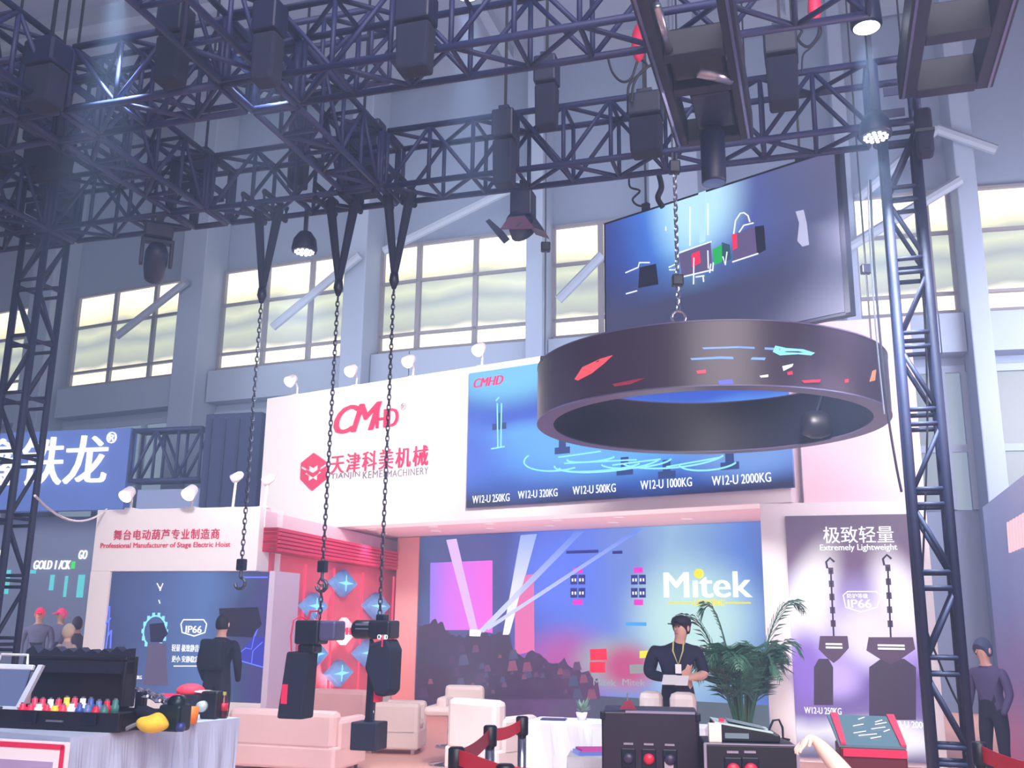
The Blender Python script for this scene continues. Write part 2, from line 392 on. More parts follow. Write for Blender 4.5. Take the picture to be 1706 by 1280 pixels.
# towers
def tower(lbl, x, y, w, d, h):
    t = thing('truss_tower', lbl, 'truss tower', G, x, y, 0)
    r = .036; rb = .02; n = max(1, round(h/.62)); s = h/n
    for a in (0, w):
        for c in (0, d): MB().tube((a, c, .02), (a, c, h), r, 10).build('upright', M_tw, t, smooth=True)
    cache = {}
    def piece(nm, key, p, q, z):
        if key not in cache: cache[key] = o = MB().tube(p, q, rb, 6).build(nm, M_tw, t, smooth=True)
        else: o = cache[key].copy(); COL.objects.link(o); setparent(o, t)
        o.location = (0, 0, z)
    for i in range(n+1):
        z = min(i*s+.05, h-.03)
        for dz in (0,) if i in (0, n) else (-.06, .06):
            piece('rung', 'a', (0, 0, 0), (w, 0, 0), z+dz); piece('rung', 'b', (0, d, 0), (w, d, 0), z+dz)
        piece('rung', 'c', (0, 0, 0), (0, d, 0), z); piece('rung', 'd', (w, 0, 0), (w, d, 0), z)
    for i in range(n):
        z = i*s+.08; k = i % 2; q = s-.1
        piece('brace', 'e%d' % k, (0, 0, q*k), (w, 0, q*(1-k)), z); piece('brace', 'f%d' % k, (0, d, q*k), (w, d, q*(1-k)), z)
        piece('brace', 'g%d' % k, (0, 0, q*k), (0, d, q*(1-k)), z); piece('brace', 'h%d' % k, (w, 0, q*k), (w, d, q*(1-k)), z)
    p = MB().box(-.15, w+.15, -.15, d+.15, 0, .03).build('base_plate', M_tw, t, bevel=.005)
    return t
tower('black truss tower on the right, standing in front of the lightweight hoist poster', .695, 8.42, .26, .26, 5.77)
tower('black truss tower on the far left in front of the blue banner with white characters', -8.38, 8.39, .32, .32, 5.77)
# ================================================================ BOOTH
M_pink = mat('pink_tinted_white', (246, 214, 228), .7, noise=.03, nscale=1)
M_soff = mat('soffit_board', (226, 196, 204), .75, noise=.03)
p0 = at(1300, 803, 13.0)
BF = Frame(p0.x, p0.y, -33.3)
# ---- fascia
xL, _ = BF.loc(438, 760); xR = 0.14
zT = BF.loc(700, 619)[1]; zT = (BF.loc(443, 664)[1]+BF.loc(906, 593)[1])/2; zB = (BF.loc(565, 879)[1]+BF.loc(1265, 839)[1])/2
fas = thing('booth_fascia', 'white overhead booth fascia with a crimson logo and company name', 'booth fascia', BF)
MB().box(xL, xR, 0, .5, zB, zT).build('panel', M_white, fas, bevel=.01)
def on(fr, px, py, y=0): return fr.loc(px, py, y)
def rect(fr, px0, py0, px1, py1, y=0):
    "box on a wall from the upper left and lower right pixels"
    x0, _ = fr.loc(px0, (py0+py1)/2, y); x1, _ = fr.loc(px1, (py0+py1)/2, y); xm = (px0+px1)/2
    return x0, x1, fr.loc(xm, py1, y)[1], fr.loc(xm, py0, y)[1]
M_logo = mat('logo_crimson', (222, 30, 84), .5)
M_grey = mat('lettering_grey', (120, 110, 125), .5)
lg = MB(); x0, x1, z0, z1 = rect(BF, 558, 674, 636, 720)
text(lg, 'CM', x0, x1, z0, z1, -.001, .03, bold=.03, shear=.35, space=.86); lg.build('logo_letters', M_logo, fas)
lg = MB(); x0, x1, z0, z1 = rect(BF, 628, 682, 665, 712); text(lg, 'HD', x0, x1, z0, z1, -.001, .03, bold=.03, space=.95); lg.build('logo_letters', M_logo, fas)
lg = MB(); x0, x1, z0, z1 = rect(BF, 668, 672, 677, 684); text(lg, '®', x0, x1, z0, z1, -.001, .01); lg.build('registered_mark', M_grey, fas)
# hexagonal emblem
hx = [BF.loc(*p) for p in [(524, 755), (545, 770), (545, 798), (521, 818), (502, 799), (503, 772)]]
MB().prism(hx, -.03, 0).build('hexagon_emblem', M_logo, fas)
em = MB(); ctr = BF.loc(524, 787)
q = [BF.loc(*p) for p in [(505, 778), (524, 788), (545, 774), (545, 777), (524, 791), (505, 781)]]; em.prism(q, -.036, -.03)
pts = []
for i in range(12):
    a = 2*PI*i/12; rr = (.11 if i % 2 else .19); pts.append((ctr[0]+rr*math.cos(a), ctr[1]-.02+rr*.8*math.sin(a)))
em.prism(pts, -.036, -.03); em.build('emblem_star', M_white, fas)
em = MB(); em.prism([BF.loc(*p) for p in [(512, 782), (524, 789), (537, 780), (533, 790), (524, 796), (515, 791)]], -.042, -.036); em.build('emblem_band', M_logo, fas)
lg = MB(); x0, x1, z0, z1 = rect(BF, 552, 750, 714, 783); text(lg, '天津科美机械', x0, x1, z0, z1, -.001, .02, bold=.012, space=1.18); lg.build('chinese_lettering', M_logo, fas)
for s_, a_, c_ in (('TIANJIN', 552, 600), ('KEMEI', 605, 641), ('MACHINERY', 646, 714)):
    r_ = rect(BF, a_, 784+(633-(a_+c_)/2)*.06, c_, 796+(633-(a_+c_)/2)*.06); text(MB(), s_, *r_, -.001, .01, space=1.1).build('english_lettering', M_grey, fas)
# ---- banner light box on the fascia
x0 = BF.loc(784, 740)[0]; x1 = .20; z0 = (BF.loc(785, 851)[1]+BF.loc(1040, 827)[1])/2; z1 = (BF.loc(785, 626)[1]+BF.loc(890, 607)[1])/2
bn = thing('product_banner', 'wide blue lit product banner with five weight captions, behind the black ring', 'banner', BF, y=-.02)
M_bn = ramp_screen('banner_blue', [(0, (24, 30, 70)), (.1, (40, 80, 170)), (.3, (60, 110, 225)), (.5, (90, 165, 245)), (.62, (52, 90, 205)), (.8, (44, 84, 190)), (1, (90, 170, 235))], 'z', z0, z1, 1.0, .25, .45, blobs=[(x0+.8, z1-.1, 1.6, .7, (110, 190, 240), 0), (-2.6, z0+.8, 2.6, .7, (96, 170, 245), 0), (-5.2, z0+.9, 1.2, .9, (70, 110, 220), 0), (-.4, z0+.5, 1.2, .5, (110, 150, 220), 0)])
bn = MB().box(x0, x1, -.06, 0, z0, z1).build('lit_panel', M_bn, bn)
M_txt = lit('lit_lettering', (240, 245, 255), 1.1)
cap = MB()
for s, a, c, ya, yb in [('W12-U 250KG', 786, 848, 824, 837), ('W12-U 320KG', 862, 928, 816, 829), ('W12-U 500KG', 953, 1025, 808, 822), ('W12-U 1000KG', 1066, 1152, 798, 813), ('W12-U 2000KG', 1185, 1284, 790, 806)]:
    r_ = rect(BF, a, ya, c, yb, -.1); text(MB(), s, *r_, -.061, .006, bold=.012).build('caption_lettering', M_txt, bn)
r_ = rect(BF, 788, 628, 838, 643, -.1); text(MB(), 'CMHD', *r_, -.061, .006, bold=.05, shear=.3).build('logo_letters', lit('lit_crimson', (240, 40, 110)), bn)
hz = MB(); P = lambda x, y: BF.loc(x, y, -.1)
M_cyan = lit('lit_cyan', (130, 215, 250), 1.2)
def arc(cx, cy, rx, ry, a0, a1, w_=.018, n=20, fr=BF, y=-.075, r=None):
    c = fr.loc(cx, cy, y); s = (fr.loc(cx+50, cy, y)[0]-c[0])/50; t = (c[1]-fr.loc(cx, cy+50, y)[1])/50
    pts = [(c[0]+rx*s*math.cos(math.radians(a0+(a1-a0)*i/n)), y, c[1]+ry*t*math.sin(math.radians(a0+(a1-a0)*i/n))) for i in range(n+1)]
    return pts
for (cx, cy, rx, ry, a0, a1) in [(930, 765, 58, 20, 150, 300), (1010, 770, 90, 16, 180, 350), (1000, 775, 70, 10, 180, 340), (985, 764, 40, 6, 170, 350), (1060, 768, 60, 12, 190, 350), (1180, 770, 50, 14, 190, 340), (1120, 760, 90, 20, 200, 340)]:
    hz.sweep(arc(cx, cy, rx, ry, a0, a1), .013, 5)
for (a, c) in [((930, 762), (1000, 752)), ((940, 772), (1060, 766)), ((1020, 775), (1100, 765)), ((1110, 778), (1200, 762)), ((828, 672), (829, 745)), ((835, 672), (834, 745)), ((818, 748), (840, 744)), ((826, 668), (831, 662))]:
    u, w = P(*a), P(*c); hz.tube((u[0], -.075, u[1]), (w[0], -.075, w[1]), .012, 5)
hz.build('light_line_graphic', M_cyan, bn)
for x, y in [(831, 705), (936, 745), (1040, 780), (1110, 785), (1215, 770)]:
    hz = MB(); u = P(x, y); hz.box(u[0]-.06, u[0]+.06, -.068, -.06, u[1]-.05, u[1]+.16); hz.box(u[0]-.13, u[0]+.13, -.07, -.06, u[1]-.1, u[1]+.0)
    hz.build('hoist_picture', lit('dark_blue_print', (46, 66, 130), 1.0), bn)
# ---- arm lamps on the fascia top
def arm_lamp(lbl, fr, x, z, y=0):
    t = thing('arm_spotlight', lbl, 'spotlight', fr, x, y, z, 0, 'white arm spotlights along the booth tops')
    m = MB().box(-.07, .07, -.05, .12, 0, .03); m.sweep([(0, 0, .02), (.02, -.02, .16), (.1, -.16, .24), (.18, -.3, .22)], .018, 8); m.build('arm', M_white, t, smooth=False)
    h = MB(); h.M = Matrix.Translation((.2, -.36, .2)) @ Matrix.Rotation(math.radians(-50), 4, 'X'); h.lathe([(.04, .12), (.08, .09), (.1, -.03), (.11, -.08)], n=14); h.build('lamp_head', M_white, t, smooth=True)
    h = MB(); h.M = Matrix.Translation((.2, -.36, .2)) @ Matrix.Rotation(math.radians(-50), 4, 'X'); h.lathe([(.1, -.084), (.0, -.086)], n=14); h.build('lens', M_glow, t)
    return t
for px, l in [(488, 'white arm spotlight over the far left end of the logo fascia'), (586, 'white arm spotlight on the fascia top just left of the logo'), (680, 'white arm spotlight on the fascia top just right of the logo'), (795, 'white arm spotlight on the fascia above the left edge of the blue banner')]:
    arm_lamp(l, BF, BF.loc(px, 640)[0], zT, .12)
# ---- ceiling slab behind the fascia, back wall, pillars
MF = Frame(at(1270, 870, 15.5).x, 15.5, -33.3)
yM = (MF.o-BF.o).dot(BF.Y); xM = (MF.o-BF.o).dot(BF.X)
sx0 = BF.loc(560, 879)[0]-1.4
o = thing('booth_soffit', 'pale pink booth ceiling with small round downlights, behind the fascia', 'booth ceiling', BF)
MB().box(sx0, xR, .52, yM+1.6, zB+.02, zB+.14).build('panel', M_soff, o)
ce_ = o
for i, (px, py) in enumerate([(612, 881), (700, 874), (797, 869), (905, 862), (1013, 857), (679, 894), (767, 890), (857, 886), (956, 882), (1058, 877), (1180, 872)]):
    x, y = BF.atz(px, py, zB+.02)
    y = min(max(y, .75), 1.45)
    t = thing('downlight', 'round recessed downlight in the pink booth ceiling, %s of the %s row' % (('first from the left', 'second from the left', 'third from the left', 'fourth from the left', 'fifth from the left', 'last on the right')[i % 5 if i < 10 else 5], 'front' if i < 5 else 'back'), 'downlight', BF, x, y, zB+.02, 0, 'round downlights in the booth ceiling')
    MB().lathe([(.09, 0), (.09, -.012), (.065, -.014)], n=16).build('trim_ring', M_white, t)
    MB().lathe([(.062, -.001), (.062, -.01), (.0, -.011)], n=16).build('lens', M_glow, t)
    if i % 2 == 0:
        w_ = BF.w(x, y, zB-.05); spot('booth_downlight', w_, w_-Vector((0, 0, 3)), 45, (1, .85, .8), 110, .8, .06)
# back wall light box
bx0 = MF.loc(696, 1020)[0]; bx1 = MF.loc(1274, 1000)[0]; bz1 = zB+.02
bk = thing('stage_backdrop', 'large blue and magenta lit backdrop with beams, crowd and white logo lettering', 'backdrop', MF)
M_bk = ramp_screen('backdrop_blue', [(0, (52, 52, 96)), (.04, (64, 84, 140)), (.12, (66, 80, 140)), (.3, (58, 74, 150)), (.42, (76, 104, 220)), (.55, (92, 124, 232)), (.68, (110, 140, 215)), (.76, (140, 180, 220)), (.86, (118, 158, 214)), (.95, (86, 128, 214)), (1, (76, 110, 190))], 'x', bx0, bx1, .95, .12, .8, blobs=[(bx1-1.2, 1.7, 1.5, 1.3, (186, 226, 232), 0), (bx0+3.2, .9, 1.3, .9, (176, 84, 170), 0), (bx1-2.6, 1.0, 1.0, .6, (150, 170, 180), 0), (bx0+4.35, .95, .7, .5, (190, 70, 130), 0), (bx0+3.0, 2.4, 1.2, 1.0, (84, 120, 246), 0)])
bk = MB().box(bx0, bx1, 0, .12, .02, bz1-.01).build('lit_panel', M_bk, bk)
Q = lambda x, y: MF.loc(x, y, -.01)
lo_ = MB(); lo_.box(bx0+.02, bx1-.02, -.006, 0, .05, Q(1000, 1160)[1]); lo_.build('lower_band', ramp_screen('backdrop_low', [(0, (50, 42, 76)), (.3, (72, 54, 96)), (.45, (96, 66, 120)), (.6, (70, 84, 106)), (1, (84, 104, 118))], 'x', bx0, bx1, .9, .3, 2.5), bk)
def poly(fr, name, pts, m, par, y0=-.012, y1=0, yy=-.01):
    mb = MB(); mb.prism([fr.loc(x, y, yy) for x, y in pts], y0, y1); return mb.build(name, m, par)
M_mag = ramp_screen('screen_magenta', [(0, (150, 118, 240)), (.35, (206, 110, 240)), (1, (236, 100, 226))], 'x', Q(716, 980)[0], Q(822, 980)[0], 1.0, .2, 1.2)
poly(MF, 'magenta_screen_picture', [(717, 938), (820, 934), (820, 1055), (785, 1050), (716, 1050)], M_mag, bk)
poly(MF, 'pink_panel_picture', [(858, 960), (889, 957), (890, 1085), (858, 1092)], lit('lit_pink', (226, 112, 180), .95), bk, -.014)
M_sil = ramp_screen('crowd_silhouette', [(0, (60, 50, 78)), (.5, (52, 46, 80)), (1, (96, 66, 112))], 'x', bx0, Q(1000, 1100)[0], .75, .4, 3)
random.seed(3)
prof = [(700, 1046), (712, 1040), (726, 1036), (738, 1040), (746, 1052), (760, 1062), (775, 1060), (788, 1052), (800, 1056), (815, 1060), (835, 1050), (848, 1054), (856, 1088), (870, 1098), (884, 1084), (900, 1092), (918, 1104), (940, 1100), (960, 1116), (985, 1124), (1000, 1140)]
pts = [(697, 1165), (697, 1052)]
for (a, c), (a2, c2) in zip(prof[:-1], prof[1:]):
    nn_ = max(1, int((a2-a)/4))
    for q_ in range(nn_): pts.append((a+(a2-a)*q_/nn_, c+(c2-c)*q_/nn_+random.uniform(-5, 4)))
pts.append((1000, 1165))
poly(MF, 'crowd_picture', pts, M_sil, bk, -.018)
M_y0 = lit('lit_yellow', (236, 226, 40), 1.0); M_beamw = lit('lit_beam', (206, 222, 255), 1.0); M_beamb = lit('lit_beam_blue', (120, 156, 246), .95)
def fade(n_, lo_c, hi_c): return ramp_screen(n_, [(0, lo_c), (.25, lo_c), (1, hi_c)], 'z', 1.5, 3.1, .98, .05, 1.0)
M_beamw = fade('beam_white', (238, 240, 255), (150, 176, 240)); M_beamb = fade('beam_blue', (196, 206, 250), (100, 136, 236))
for q_ in range(46):
    a = random.uniform(705, 990); c = random.uniform(1075, 1160); 
    if a > 860: c = random.uniform(1110, 1160)
    w_ = random.uniform(2, 9); poly(MF, 'crowd_detail_picture', [(a-w_, c+w_), (a-w_*.6, c-w_), (a+w_*.5, c-w_*1.1), (a+w_, c+w_*.8)], [lit('crowd_mauve', (112, 78, 122), .8), lit('crowd_plum', (84, 62, 104), .8), lit('crowd_rose', (150, 84, 120), .8), lit('crowd_slate', (84, 88, 130), .8)][q_ % 4], bk, -.024)
for pt, m in (([(983, 1082), (1010, 1081), (1011, 1100), (984, 1101)], lit('picture_red', (240, 30, 66), 1)), ([(983, 1103), (1008, 1103), (1008, 1121), (983, 1121)], lit('picture_red', (240, 30, 66), 1)), ([(1066, 1085), (1081, 1084), (1081, 1096), (1066, 1097)], M_y0), ([(1049, 1108), (1076, 1107), (1076, 1122), (1050, 1123)], lit('picture_grey', (150, 156, 160), .9))):
    poly(MF, 'coloured_lamp_picture', pt, m, bk, -.02)
for nm, pt, m in [('a', [(785, 1054), (797, 1054), (760, 898), (744, 900)], lit('lit_beam_pinkish', (222, 186, 252), .98)), ('b', [(838, 1058), (848, 1058), (894, 890), (868, 892)], M_beamw), ('c', [(797, 1052), (806, 1054), (972, 886), (958, 887)], M_beamb), ('d', [(810, 1046), (814, 1050), (1070, 882), (1060, 882)], M_beamb)]:
    poly(MF, 'light_beam_picture', pt, m, bk, -.022-.002*ord(nm) % 7*.001)
x0, x1, z0, z1 = rect(MF, 783, 1050, 800, 1060, -.02); MB().box(x0, x1, -.03, 0, z0, z1).build('stage_lamp_picture', M_glow, bk)
for (a, c) in [(962, 966), (1063, 966), (962, 988), (1063, 988)]:
    x0, x1, z0, z1 = rect(MF, a-12, c-8, a+12, c+8, -.02); m = MB()
    m.box(x0, x0+(x1-x0)*.44, -.014, 0, z0, z1); m.box(x0+(x1-x0)*.56, x1, -.014, 0, z0, z1); m.build('par_lamp_picture', lit('deep_blue_print', (24, 28, 130), 1), bk)
    m = MB(); zc = (z0+z1)/2
    for k_ in (.1, .3, .62, .82): m.box(x0+(x1-x0)*k_, x0+(x1-x0)*(k_+.1), -.018, -.01, zc-.03, zc+.02)
    m.build('lamp_lens_picture', M_txt, bk)
    zz = z1+.03 if c < 975 else z0-.12
    MB().box(x0+.05, x1-.05, -.014, 0, zz, zz+.09).build('magenta_glow_picture', lit('lit_magenta', (226, 40, 200), 1), bk)
for a, c, e in [(943, 996, 919), (1020, 1036, 920)]:
    x0, x1, z0, z1 = rect(MF, a, e-2, c, e+3, -.02); MB().box(x0, x1, -.014, 0, z0, z1).build('blue_bar_picture', lit('deep_blue_print', (24, 28, 130), 1), bk)
x0, x1, z0, z1 = rect(MF, 1042, 1037, 1076, 1043, -.02); MB().box(x0, x1, -.014, 0, z0, z1).build('cyan_bar_picture', lit('lit_azure', (60, 160, 240), 1), bk)
M_yel = lit('lit_yellow', (236, 226, 40), 1.0)
lg = MB(); x0, x1, z0, z1 = rect(MF, 1106, 953, 1252, 996, -.03)
text(lg, 'Mıtek', x0, x1, z0, z1, -.001, .04, bold=.015); lg.build('logo_letters', M_txt, bk)
c = MF.loc(1164, 956, -.03); MB().lathe([(0, -.05), (.075, -.05), (.075, 0)], (c[0], 0, c[1]), 20, 'y').build('logo_dot', M_yel, bk)
lg = MB(); x0, x1, z0, z1 = rect(MF, 1154, 999, 1206, 1010, -.03); text(lg, 'LIGHTING', x0, x1, z0, z1, -.001, .02, bold=.02, shear=.2)
for a, c in ((1112, 1153), (1207, 1250)):
    x0, x1, z0, z1 = rect(MF, a, 1003.5, c, 1006, -.03); lg.box(x0, x1, -.02, 0, z0, z1)
lg.build('logo_letters', M_yel, bk)
for a, c in ((988, 1025), (1036, 1074)):
    x0, x1, z0, z1 = rect(MF, a, 1132, c, 1143, -.03); text(MB(), 'Mitek', x0, x1, z0, z1, -.008, .01, bold=.01).build('small_logo_letters', lit('dim_lettering', (170, 176, 196), .8), bk)
x0, x1, z0, z1 = rect(MF, 1178, 1012, 1192, 1016, -.02)
# white reveal at the left and pillar at the right
t = thing('booth_wall_return', 'pale pink wall strip between the red slatted wall and the lit backdrop', 'wall panel', MF, bx0-.02, 0, 0)
wr = MF.loc(660, 1000)[0]
MB().box(wr-bx0, 0, .0, .12, 0, bz1-.01).build('panel', mat('pink_wall', (240, 176, 176), .7, noise=.04), t)
PF = Frame(BF.o.x, BF.o.y, -17.0)
zP = BF.loc(1300, 803)[1]
wing = thing('poster_wall', 'tall white booth wall on the right carrying the purple hoist poster', 'wall panel', PF)
x0 = PF.loc(1268, 1000)[0]; x1 = PF.loc(1556, 1000)[0]
x0 = max(x0, .1); zt = PF.loc(1440, 530)[1]
xa = PF.loc(1273, 1000)[0]
MB().box(.285, x1, .06, .4, zB-.004, zt).build('upper_panel', M_pink, wing)  # wall is white throughout; weaker light up here is put into the colour
MB().box(xa, x1, .02, .4, 0, zB-.005).build('lower_panel', M_white, wing)
pl = thing('booth_side_wall', 'white booth side wall returning from the poster wall to the lit backdrop', 'wall panel', PF)
MB().box(xa, xa+.12, .42, 2.35, 0, zB-.006).build('panel', M_pink, pl)
# ---- poster
po = thing('hoist_poster', 'purple poster of two electric hoists with white Chinese heading, beside the palm', 'poster', PF)
x0 = PF.loc(1318, 1050, .02)[0]; x1 = PF.loc(1532, 1050, .02)[0]; z1 = PF.loc(1400, 859)[1]; z0 = .06
M_po = ramp_screen('poster_purple', [(0, (96, 88, 130)), (.1, (226, 222, 248)), (.17, (120, 100, 168)), (.3, (104, 78, 160)), (.42, (176, 150, 236)), (.55, (212, 200, 246)), (.68, (150, 130, 200)), (.8, (104, 70, 112)), (1, (84, 60, 92))], 'z', z0, z1, 1.0, .2, .8, blobs=[(x0+.22, 1.95, .42, 1.0, (250, 244, 255), 22), (x1-.22, 2.0, .4, .8, (244, 236, 255), -14), (x0+.95, 1.5, .5, .55, (232, 222, 255), 0), (x0+.5, 1.0, .45, .35, (196, 170, 250), 0), (x0+1.0, .35, .8, .3, (240, 236, 250), 0), (x0+.15, 1.1, .35, .7, (140, 104, 210), 0)])
po = MB().box(x0, x1, -.03, .02, z0, z1).build('lit_panel', M_po, po)
R = lambda x, y: PF.loc(x, y, -.03)
M_ray = lit('poster_light_ray', (238, 226, 255), .95); M_dark = lit('poster_dark_print', (74, 52, 84), .7); M_dk2 = lit('poster_plum_print', (96, 64, 100), .8)
for s, a, ya, c, yb, bo in [('极致轻量', 1371, 877, 1489, 905, .008), ('Extremely Lightweight', 1366, 907, 1495, 920, .02), ('W12-U 250KG', 1340, 1179, 1402, 1190, .02), ('W12-U 2000KG', 1477, 1202, 1560, 1213, .02), ('IP66', 1412, 999, 1452, 1013, .03), ('防护等级', 1411, 989, 1446, 997, .02)]:
    x0_, x1_, z0_, z1_ = rect(PF, a, ya, c, yb, -.035); x1_ = x1_
    text(MB(), s, x0_, x1_, z0_, z1_, -.034, .006, bold=bo).build('poster_lettering', M_txt, po)
fr_ = MB(); hp = [(1405, 992), (1412, 986), (1460, 986), (1467, 992), (1461, 1012), (1434, 1020), (1409, 1012)]
hq = [PF.loc(x, y, -.035) for x, y in hp]; fr_.sweep([(a, -.037, b_) for a, b_ in hq], .008, 5, closed=True); fr_.build('badge_outline_picture', M_txt, po)
def hoist_print(cx, top, hy, w, bagx, bagw, bagy0, bagy1):
    m = MB(); pz = lambda x, y: PF.loc(x, y, -.035)
    a = pz(cx-5, top); b_ = pz(cx, hy)
    m.tube((a[0], -.038, a[1]), (b_[0], -.038, b_[1]), .012, 6)
    for i in range(5):
        t_ = i/5; x_ = a[0]+(b_[0]-a[0])*t_; z_ = a[1]+(b_[1]-a[1])*t_; m.box(x_-.03, x_+.03, -.042, -.034, z_-.05, z_+.03)
    m.sweep([(a[0]-.04, -.038, a[1]+.02), (a[0]-.05, -.038, a[1]+.1), (a[0], -.038, a[1]+.15), (a[0]+.05, -.038, a[1]+.1)], .015, 6)
    m.build('chain_picture', M_dark, po)
    m = MB(); m.prism([pz(cx-w*.5, hy), (pz(cx+w*.5, hy)), pz(cx+w*.55, hy+20), pz(cx+w*.2, hy+38), pz(cx, hy+45), pz(cx-w*.25, hy+36), pz(cx-w*.55, hy+22)], -.04, -.03)
    m.build('hoist_body_picture', M_dk2, po)
    m = MB(); m.prism([pz(bagx-bagw*.25, bagy0-14), pz(bagx+bagw*.25, bagy0-14), pz(bagx+bagw*.5, bagy0), pz(bagx+bagw*.5, bagy1), pz(bagx-bagw*.5, bagy1), pz(bagx-bagw*.5, bagy0)], -.039, -.03)
    m.build('chain_bag_picture', M_dark, po)
    m = MB(); q0 = pz(cx-w*.3, hy+10); q1 = pz(cx+w*.32, hy+22)
    for z_ in (q0[1], (q0[1]+q1[1])/2): m.box(q0[0], q1[0], -.046, -.04, z_-.035, z_-.012)
    m.build('hoist_lettering_picture', M_txt, po)
hoist_print(1389, 950, 1060, 46, 1372, 32, 1112, 1175)
hoist_print(1484, 945, 1062, 74, 1487, 78, 1112, 1200)
# ---- left display booth
LF = Frame(at(452, 1000, 14.5).x, 14.5, -16.0)
lf = thing('video_wall_frame', 'white freestanding frame with crimson heading around the left video screen', 'display wall', LF)
x0 = LF.loc(157, 900)[0]; z1 = (LF.loc(165, 851)[1]+LF.loc(425, 843)[1])/2; sx0 = LF.loc(179, 1000)[0]; sx1 = LF.loc(446, 1000)[0]; sz1 = LF.loc(310, 952)[1]; sz0 = LF.loc(340, 1169)[1]
x1 = LF.loc(430, 900)[0]
m = MB(); m.box(x0, x1, 0, .7, sz1, z1); m.build('header', M_white, lf, bevel=.01)
m = MB(); m.box(x0, sx0, 0, .7, 0, sz1); m.build('side_post', M_white, lf)
m = MB(); m.box(sx1, sx1+.09, 0, .75, 0, sz1-.0); m.build('side_post', mat('lavender_board', (216, 206, 232), .7), lf)
m = MB(); m.box(sx0, sx1, 0, .7, 0, sz0); m.build('plinth', M_white, lf)
lg = MB(); r_ = rect(LF, 190, 882, 366, 899); text(lg, '舞台电动葫芦专业制造商', *r_, -.001, .01, bold=.01, space=1.15)
r_ = rect(LF, 168, 904, 384, 915); text(lg, 'Professional Manufacturer of Stage Electric Hoist', *r_, -.001, .01); lg.build('heading_lettering', M_logo, lf)
vw = thing('video_screen', 'left video screen showing a hoist, a blue badge and white captions', 'screen', LF)
M_vs = ramp_screen('video_blue', [(0, (56, 66, 116)), (.3, (72, 92, 150)), (.6, (84, 116, 180)), (.85, (60, 70, 120)), (1, (66, 56, 130))], 'x', sx0, sx1, .9, .35, 1.3)
vw = MB().box(sx0+.01, sx1-.01, .03, .12, sz0+.01, sz1-.01).build('display_panel', M_vs, vw)
V = lambda x, y: LF.loc(x, y, .03)
m = MB()
for i in range(14):
    a0 = 2*PI*i/14; c = V(258, 1052); m.box(c[0]+.2*math.cos(a0)-.02, c[0]+.2*math.cos(a0)+.02, .02, .03, c[1]+.24*math.sin(a0)-.03, c[1]+.24*math.sin(a0)+.03)
m.sweep([(c[0]+.19*math.cos(2*PI*i/20), .024, c[1]+.22*math.sin(2*PI*i/20)) for i in range(14)], .012, 5)
m.build('gear_ring_picture', M_cyan, vw)
poly(LF, 'hoist_picture', [(250, 1040), (274, 1038), (280, 1055), (270, 1070), (252, 1070)], lit('dark_print', (36, 34, 70), .8), vw, .012, .03, .03)
poly(LF, 'chain_bag_picture', [(248, 1072), (276, 1072), (280, 1142), (240, 1142)], lit('mauve_print', (104, 92, 130), .8), vw, .014, .03, .03)
poly(LF, 'dark_hoist_picture', [(366, 1014), (430, 1012), (436, 1040), (420, 1062), (370, 1060)], lit('dark_print2', (44, 34, 64), .8), vw, .012, .03, .03)
m = MB(); hq = [V(x, y) for x, y in [(302, 1040), (306, 1033), (340, 1033), (345, 1040), (342, 1054), (324, 1060), (304, 1054)]]; m.sweep([(a, .02, b_) for a, b_ in hq], .01, 5, closed=True)
r_ = rect(LF, 309, 1043, 336, 1055, .02); text(m, 'IP66', *r_, .025, .006, bold=.03)
for s, a, ya, c, yb in [('轻量 极致静音', 286, 1074, 331, 1086), ('更小 安静稳定', 286, 1093, 331, 1104), ('250KG', 222, 1126, 236, 1132), ('320KG', 250, 1126, 260, 1132), ('M.EI —', 375, 1032, 410, 1040), ('MACHINE', 373, 1043, 413, 1051)]:
    r_ = rect(LF, a, ya, c, yb, .02); text(MB(), s, *r_, .025, .006, bold=.01).build('caption_lettering', M_txt, vw)
for a, c in [((267, 978), (267, 985)), ((265, 1000), (267, 1006)), ((290, 1110), (331, 1110)), ((262, 972), (268, 984)), ((272, 972), (267, 984))]:
    u, w = V(*a), V(*c); m.tube((u[0], .022, u[1]), (w[0], .022, w[1]), .008, 5)
m.build('light_line_picture', M_txt, vw)
M_bl = lit('lit_blue_line', (90, 110, 255), 1.3); m = MB()
for ln in [[(390, 1098), (440, 1112)], [(392, 1095), (410, 1080), (420, 1082), (424, 1062), (432, 1040)], [(420, 1105), (422, 1085), (438, 1070)], [(183, 1010), (181, 1050), (176, 1085)], [(176, 1040), (185, 1030)], [(180, 1060), (186, 1050), (184, 1085)], [(400, 962), (446, 962)]]:
    m.sweep([(V(*p)[0], .024, V(*p)[1]) for p in ln], .012, 5)
m.build('neon_line_picture', M_bl, vw)
poly(LF, 'blue_floor_picture', [(392, 1097), (424, 1060), (440, 1062), (440, 1112)], lit('indigo_print', (60, 62, 190), .9), vw, .016, .03, .03)
for px, l in [(210, 'short arm spotlight on top of the left video frame, near its left end'), (312, 'short arm spotlight on top of the left video frame, near its middle')]:
    arm_lamp(l, LF, LF.loc(px, 850)[0], z1, .1)
